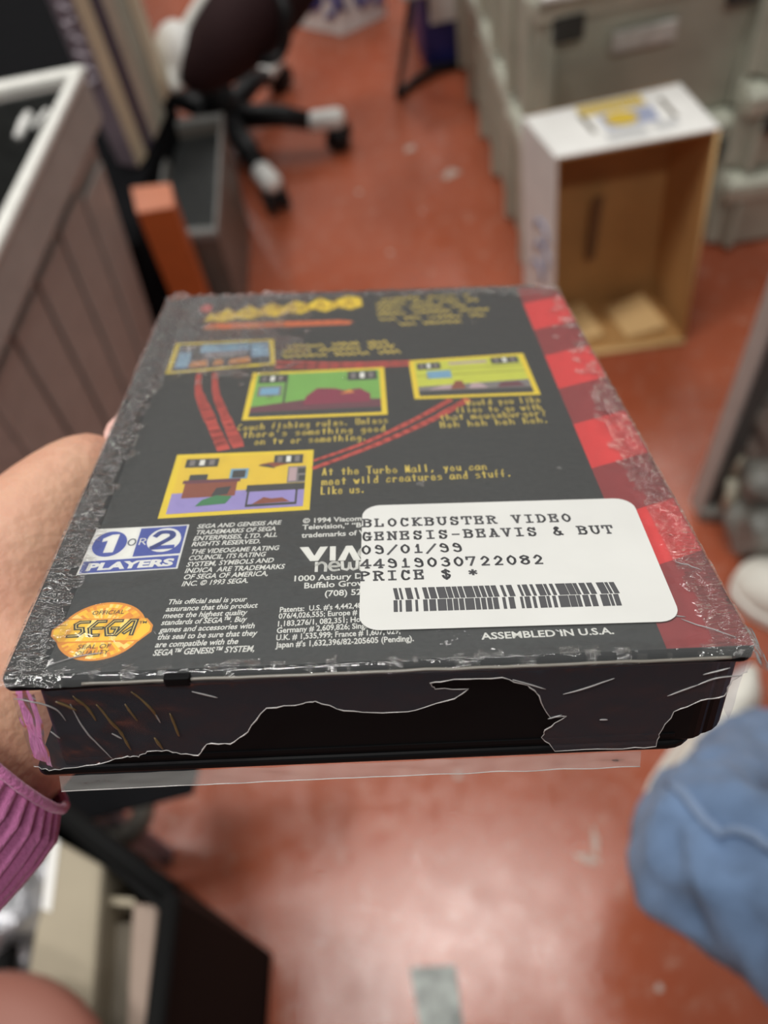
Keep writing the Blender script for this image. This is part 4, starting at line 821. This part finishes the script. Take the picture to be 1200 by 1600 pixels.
# shrink wrap
def wrap_mat(name, haze, bump, scale, tint=(1, 1, 1), rough=.10, ior=1.4, haze_tone=(.75, .73, .70), stretch=False):
    m = bpy.data.materials.new(name); m.use_nodes = True; nt = m.node_tree; nt.nodes.clear()
    out = nt.nodes.new('ShaderNodeOutputMaterial'); tr = nt.nodes.new('ShaderNodeBsdfTransparent'); tr.inputs[0].default_value = (*tint, 1)
    gl = nt.nodes.new('ShaderNodeBsdfGlossy'); gl.inputs['Roughness'].default_value = rough; gl.inputs['Color'].default_value = (1, 1, 1, 1)
    df = nt.nodes.new('ShaderNodeBsdfDiffuse'); df.inputs['Color'].default_value = (*haze_tone, 1)  # veil of dust and reflected room light, both put into this colour
    fr = nt.nodes.new('ShaderNodeFresnel'); fr.inputs['IOR'].default_value = ior
    m1 = nt.nodes.new('ShaderNodeMixShader'); m2 = nt.nodes.new('ShaderNodeMixShader'); m1.inputs[0].default_value = haze
    t = nt.nodes.new('ShaderNodeTexCoord'); n = nt.nodes.new('ShaderNodeTexNoise'); n.inputs['Scale'].default_value = scale; n.inputs['Detail'].default_value = 3; n.inputs['Distortion'].default_value = .8
    b = nt.nodes.new('ShaderNodeBump'); b.inputs['Strength'].default_value = bump; b.inputs['Distance'].default_value = .001
    mp = nt.nodes.new('ShaderNodeMapping'); mp.inputs['Rotation'].default_value = (0, 0, .6); mp.inputs['Scale'].default_value = (.45, 1.6, 1) if stretch else (1, 1, 1)
    nt.links.new(t.outputs['Object'], mp.inputs['Vector']); nt.links.new(mp.outputs[0], n.inputs['Vector']); nt.links.new(n.outputs['Fac'], b.inputs['Height'])
    nt.links.new(b.outputs[0], gl.inputs['Normal']); nt.links.new(b.outputs[0], fr.inputs['Normal'])
    nt.links.new(tr.outputs[0], m1.inputs[1]); nt.links.new(df.outputs[0], m1.inputs[2]); nt.links.new(fr.outputs[0], m2.inputs[0]); nt.links.new(m1.outputs[0], m2.inputs[1]); nt.links.new(gl.outputs[0], m2.inputs[2])
    nt.links.new(m2.outputs[0], out.inputs[0]); return m
film = wrap_mat('clear_film', .055, .22, 160, rough=.07, ior=1.5, haze_tone=(.70, .73, .74)); film_c = wrap_mat('crumpled_film', .075, 1.0, 500, rough=.06, ior=1.7, haze_tone=(.72, .73, .72), stretch=True); film2 = wrap_mat('torn_film', .06, .25, 90, (.92, .9, .95), .22, 1.15, (.40, .40, .48)); film3 = wrap_mat('loose_film', .22, .5, 90, (.95, .9, .9), .2)  # torn film: a reflected purple-blue cast is put into its haze colour
def sm(a, b, x): t = max(0, min(1, (x - a) / (b - a))); return t * t * (3 - 2 * t)
def crumple(x, y):
    e_l = 1 - sm(2, 11, x); e_r = sm(119, 128, x) ; tl = (1 - sm(30, 54, x)) * sm(106, 128, y) ; tp = sm(168, 176, y); nb = 1 - sm(1, 4, y)
    a = .03 + .8 * e_l + .85 * e_r * (1 - .6 * sm(90, 110, y)) + 1.5 * tl * (.6 + .6 * noise.noise(Vector((x * .09, y * .07, 1)))) + .6 * tp + .3 * nb
    if 60 < x < 123 and 6 < y < 51: a = min(a, .03)
    global last_a
    last_a = a
    n1 = noise.noise(Vector((x * .28, y * .17, 2))); n2 = noise.noise(Vector((x * .6, y * .42, 7))); n3 = noise.noise(Vector((x * 1.1, y * .8, 4)))
    ridge = 1 - abs(n1) * 2.2
    return .26 + a * (max(0, ridge) * .5 + abs(n2) * .55 + abs(n3) * .28)
nx, ny = 150, 200; mb = MB(); vs, fs = [], []
for j in range(ny + 1):
    for i in range(nx + 1):
        x = -.7 + (CW + 1.4) * i / nx; y = -.5 + (CL + .8) * j / ny
        cxl = max(0, 8 - min(x + .7, CW + .7 - x)); cyl = max(0, 8 - (CL + .3 - y))
        if cxl > 0 and cyl > 0:
            L_ = math.hypot(cxl, cyl)
            if L_ > 8: k = 8 / L_; x += (cxl * (1 - k)) * (1 if x < CW / 2 else -1); y -= cyl * (1 - k)
        ed = min(x + .7, CW + .7 - x, y + .5, CL + .3 - y); zz = crumple(x, y)
        if ed < 1.0: zz -= (1 - ed) ** 2 * 1.6
        vs.append((x, y, zz))
for j in range(ny):
    for i in range(nx): a = j * (nx + 1) + i; fs.append([a, a + 1, a + nx + 2, a + nx + 1])
def rough_here(f): x, y, _ = vs[f[0]]; crumple(x, y); return last_a + .5 * noise.noise(Vector((x * .35, y * .22, 9))) > .40
fa = [f for f in fs if not rough_here(f)]; fb = [f for f in fs if rough_here(f)]
mb.add(vs, fa, film, True); mb.f += fb; mb.m += [mb.mi(film_c)] * len(fb); mb.sm += [True] * len(fb); tag(mm(mb, 'shrink_wrap'), 'clear crinkled shrink wrap')
# torn film on the near wall: outline in (x, z)
tear = [(1.3, -20.4), (3.8, -21.7), (7.8, -20.9), (13.8, -20.0), (18.7, -18.6), (20.6, -19.2), (22.4, -17.6), (25.8, -17.6), (28.3, -18.8), (31.4, -19.4), (33.3, -16.5), (37.5, -16.8), (41.0, -13.8), (44.9, -7.9), (51.4, -7.2), (53.5, -6.7), (58.4, -9.4), (65.2, -10.4), (71.2, -10.0), (78.0, -7.5), (80.4, -5.2), (74.5, -4.9), (73.6, -3.4), (77.8, -2.7), (86.2, -2.8), (90.8, -5.0), (93.0, -7.7), (95.5, -13.4), (98.4, -13.2), (94.8, -16.6), (94.3, -18.6), (97.1, -22.5), (107.7, -22.6), (116.1, -22.4), (116.1, -19.1), (117.9, -13.2), (122.3, -10.5), (126.4, -9.6), (127.0, -5.8), (129.3, -3.8)]
def jag(P, n=5, amp=.28):
    out = []
    for (a, b) in zip(P, P[1:]):
        for k in range(n):
            t = k / n; s_ = amp if 0 < k else 0; out.append((a[0] + (b[0] - a[0]) * t + random.uniform(-s_, s_), a[1] + (b[1] - a[1]) * t + random.uniform(-s_, s_)))
    return out + [P[-1]]
te = jag(tear, 4, .22); top_e = [(129.9, -1.3), (121, -1.0), (65, -.6), (22, -.8), (2.0, -1.6)]
full = te + top_e
def inside(x, z):
    c = False; n = len(full); j = n - 1
    for i in range(n):
        (xi, zi), (xj, zj) = full[i], full[j]
        if (zi > z) != (zj > z) and x < (xj - xi) * (z - zi) / (zj - zi) + xi: c = not c
        j = i
    return c
from mathutils.geometry import delaunay_2d_cdt
vv = [Vector(p) for p in full]; nf = len(vv); ed = [(i, (i + 1) % nf) for i in range(nf)]
for i in range(130):
    for j in range(22):
        x, z_ = .8 + i + random.uniform(-.3, .3), -1.8 - j + random.uniform(-.3, .3)
        if inside(x, z_): vv.append(Vector((x, z_)))
r = delaunay_2d_cdt(vv, ed, [list(range(nf))], 1, 1e-4)
def front_y(x, z):
    lft = 1 - sm(4, 40, x)
    n = noise.noise(Vector((x * .11 + z * .10, z * .12 - x * .05, 3))); n2 = noise.noise(Vector((x * .3 + z * .22, z * .22, 8)))
    return -.7 - (.10 + lft * .45) * max(0, 1 - abs(n) * 1.8) - (.05 + .25 * lft) * abs(n2)
mb = MB(); mb.add([(p.x, front_y(p.x, p.y), p.y) for p in r[0]], [list(f)[::-1] for f in r[2]], film2, True); tw = tag(mm(mb, 'torn_wrap'), 'torn wrap with painted sheen over the bottom wall')
edge_m = mat('film_edge_glint', (.48, .46, .45), .2, .7)  # pale colour stands for the highlight along the film edges
mb = MB(); mb.tube([(x, front_y(x, z_) - .05, z_) for x, z_ in te], [.06 + .16 * abs(noise.noise(Vector((i * .35, 2, 1)))) for i in range(len(te))], edge_m, 5); mm(mb, 'torn_edge', tw)
streak = mat('yellowed_crease', (.13, .085, .035), .3, .6); crease = mat('film_crease', (.30, .29, .29), .2, .7)
mb = MB()
for P in ([(12.3, -2.6), (13.9, -5.8), (14.9, -9.1)], [(15.7, -5.1), (18.3, -11.7), (19.6, -16.9)], [(22.2, -2.4), (24.8, -6.4), (25.6, -9.7)], [(27.9, -8.2), (28.7, -14.0)], [(20.6, -5.4), (22.1, -9.5)], [(9, -4), (12, -6.5)], [(24.3, -14), (25.3, -17.2)]):
    P = catmull(P, 6); n = len(P); mb.tube([(x, front_y(x, z_) - .1, z_) for x, z_ in P], [.06 + .28 * math.sin(math.pi * (k + .4) / n) * (.4 + .6 * random.random()) for k in range(n)], streak, 6)
tag(mm(mb, 'yellowed_crease', tw), 'yellow-brown creases')
for P in ([(6.6, -11.0), (7.9, -12.8)], [(11.3, -4.8), (11.9, -9), (13.7, -14.0), (16, -19)], [(32.5, -3.0), (36.7, -4.8)], [(97.2, -7.5), (101, -6.2), (105.9, -4.0)], [(95, -13.6), (97.5, -12.8)], [(25.2, -7.5), (25.9, -10.5)], [(17, -12.5), (18.5, -14)], [(116, -9), (121, -6.5)], [(2, -3), (5.4, -3.6), (8.5, -6), (9.6, -9)], [(88, -3.4), (94, -6)], [(104.5, -14.4), (106, -14.5)], [(120.5, -6.8), (124, -5.0), (128.5, -4.6)], [(121.5, -4), (126, -2.6)]):
    P = catmull(P, 6); n = len(P); mb = MB(); mb.tube([(x, front_y(x, z_) - .12, z_) for x, z_ in P], [.04 + .11 * math.sin(math.pi * (k + .4) / n) for k in range(n)], crease, 6); mm(mb, 'crease', tw)
# film hanging under the front cover, and film on the corners
def sheet_mm(name, f, nu, nv, m, label=None):
    vs = [f(i / nu, j / nv) for j in range(nv + 1) for i in range(nu + 1)]; mb = MB()
    mb.add(vs, [[j * (nu + 1) + i, j * (nu + 1) + i + 1, (j + 1) * (nu + 1) + i + 1, (j + 1) * (nu + 1) + i] for j in range(nv) for i in range(nu)], m, True)
    o = mm(mb, name); return tag(o, label) if label else o
sheet_mm('wrap_flap', lambda u, v: (4.5 + u * 109.5, .4 - v * 1.0 + .25 * noise.noise(Vector((u * 18, v * 2, 1))), -25.0 - v * (3.2 + .25 * noise.noise(Vector((u * 25, 0, 4))) - 1.2 * u * (1 - u))), 140, 6, film3, 'clear strip of wrap hanging below the front edge')
mb = MB(); mb.tube([(4.5 + u * 109.5 / 60, -.6 + .2 * noise.noise(Vector((u * .3, 2, 1))), -28.2 + 1.2 * u / 60 * (1 - u / 60)) for u in range(61)], .09, edge_m, 5); mm(mb, 'flap_edge')
sheet_mm('corner_wrap', lambda u, v: (1.6 - 1.2 * v + 4.2 * u + .5 * noise.noise(Vector((u * 3, v * 4, 1))), -.2 + 1.8 * (1 - u) - .8 * u + .5 * noise.noise(Vector((u * 4, v * 3, 6))), -2.0 - 18.8 * v), 12, 24, film3, 'loose cloudy wrap at the open corner')
sheet_mm('spine_wrap', lambda u, v: (131.2 + .5 * noise.noise(Vector((u * 20, v * 3, 1))) - .6 * v, 3 + u * 172, -.5 - v * 19.5), 90, 8, film2, 'clear wrap along the spine side')
sheet_mm('corner_flap', lambda u, v: (130.6 + 2.6 * u + .4 * noise.noise(Vector((u * 4, v * 4, 3))), 8.0 - 10 * v + .5 * noise.noise(Vector((u * 5, v * 3, 2))), -.2 - 1.8 * u - 1.4 * v), 8, 16, film3, 'small loose wrap ear at the spine corner')
def blob_lines(pts, name, m, rr=.12):
    mb = MB()
    for P in pts: n = len(P); mb.tube([(x, y, crumple(x, y) + .03) for x, y in P], [.04 + rr * math.sin(math.pi * (k + .4) / n) for k in range(n)], m, 5)
    return mm(mb, name)
ln = []
ln += [catmull([(120, 9), (124, 6), (128, 3.4)], 5), catmull([(114, 11), (118, 10.2), (121, 9.5)], 4), catmull([(7.5, 3.4), (12, 5.4), (16.5, 6.2)], 6), catmull([(40, 118.5), (44, 122), (47, 124.5)], 5), catmull([(128, 22), (126, 24), (124, 25.5)], 4)]
for l_ in ln: blob_lines([l_], 'wrap_crease', crease, .08)
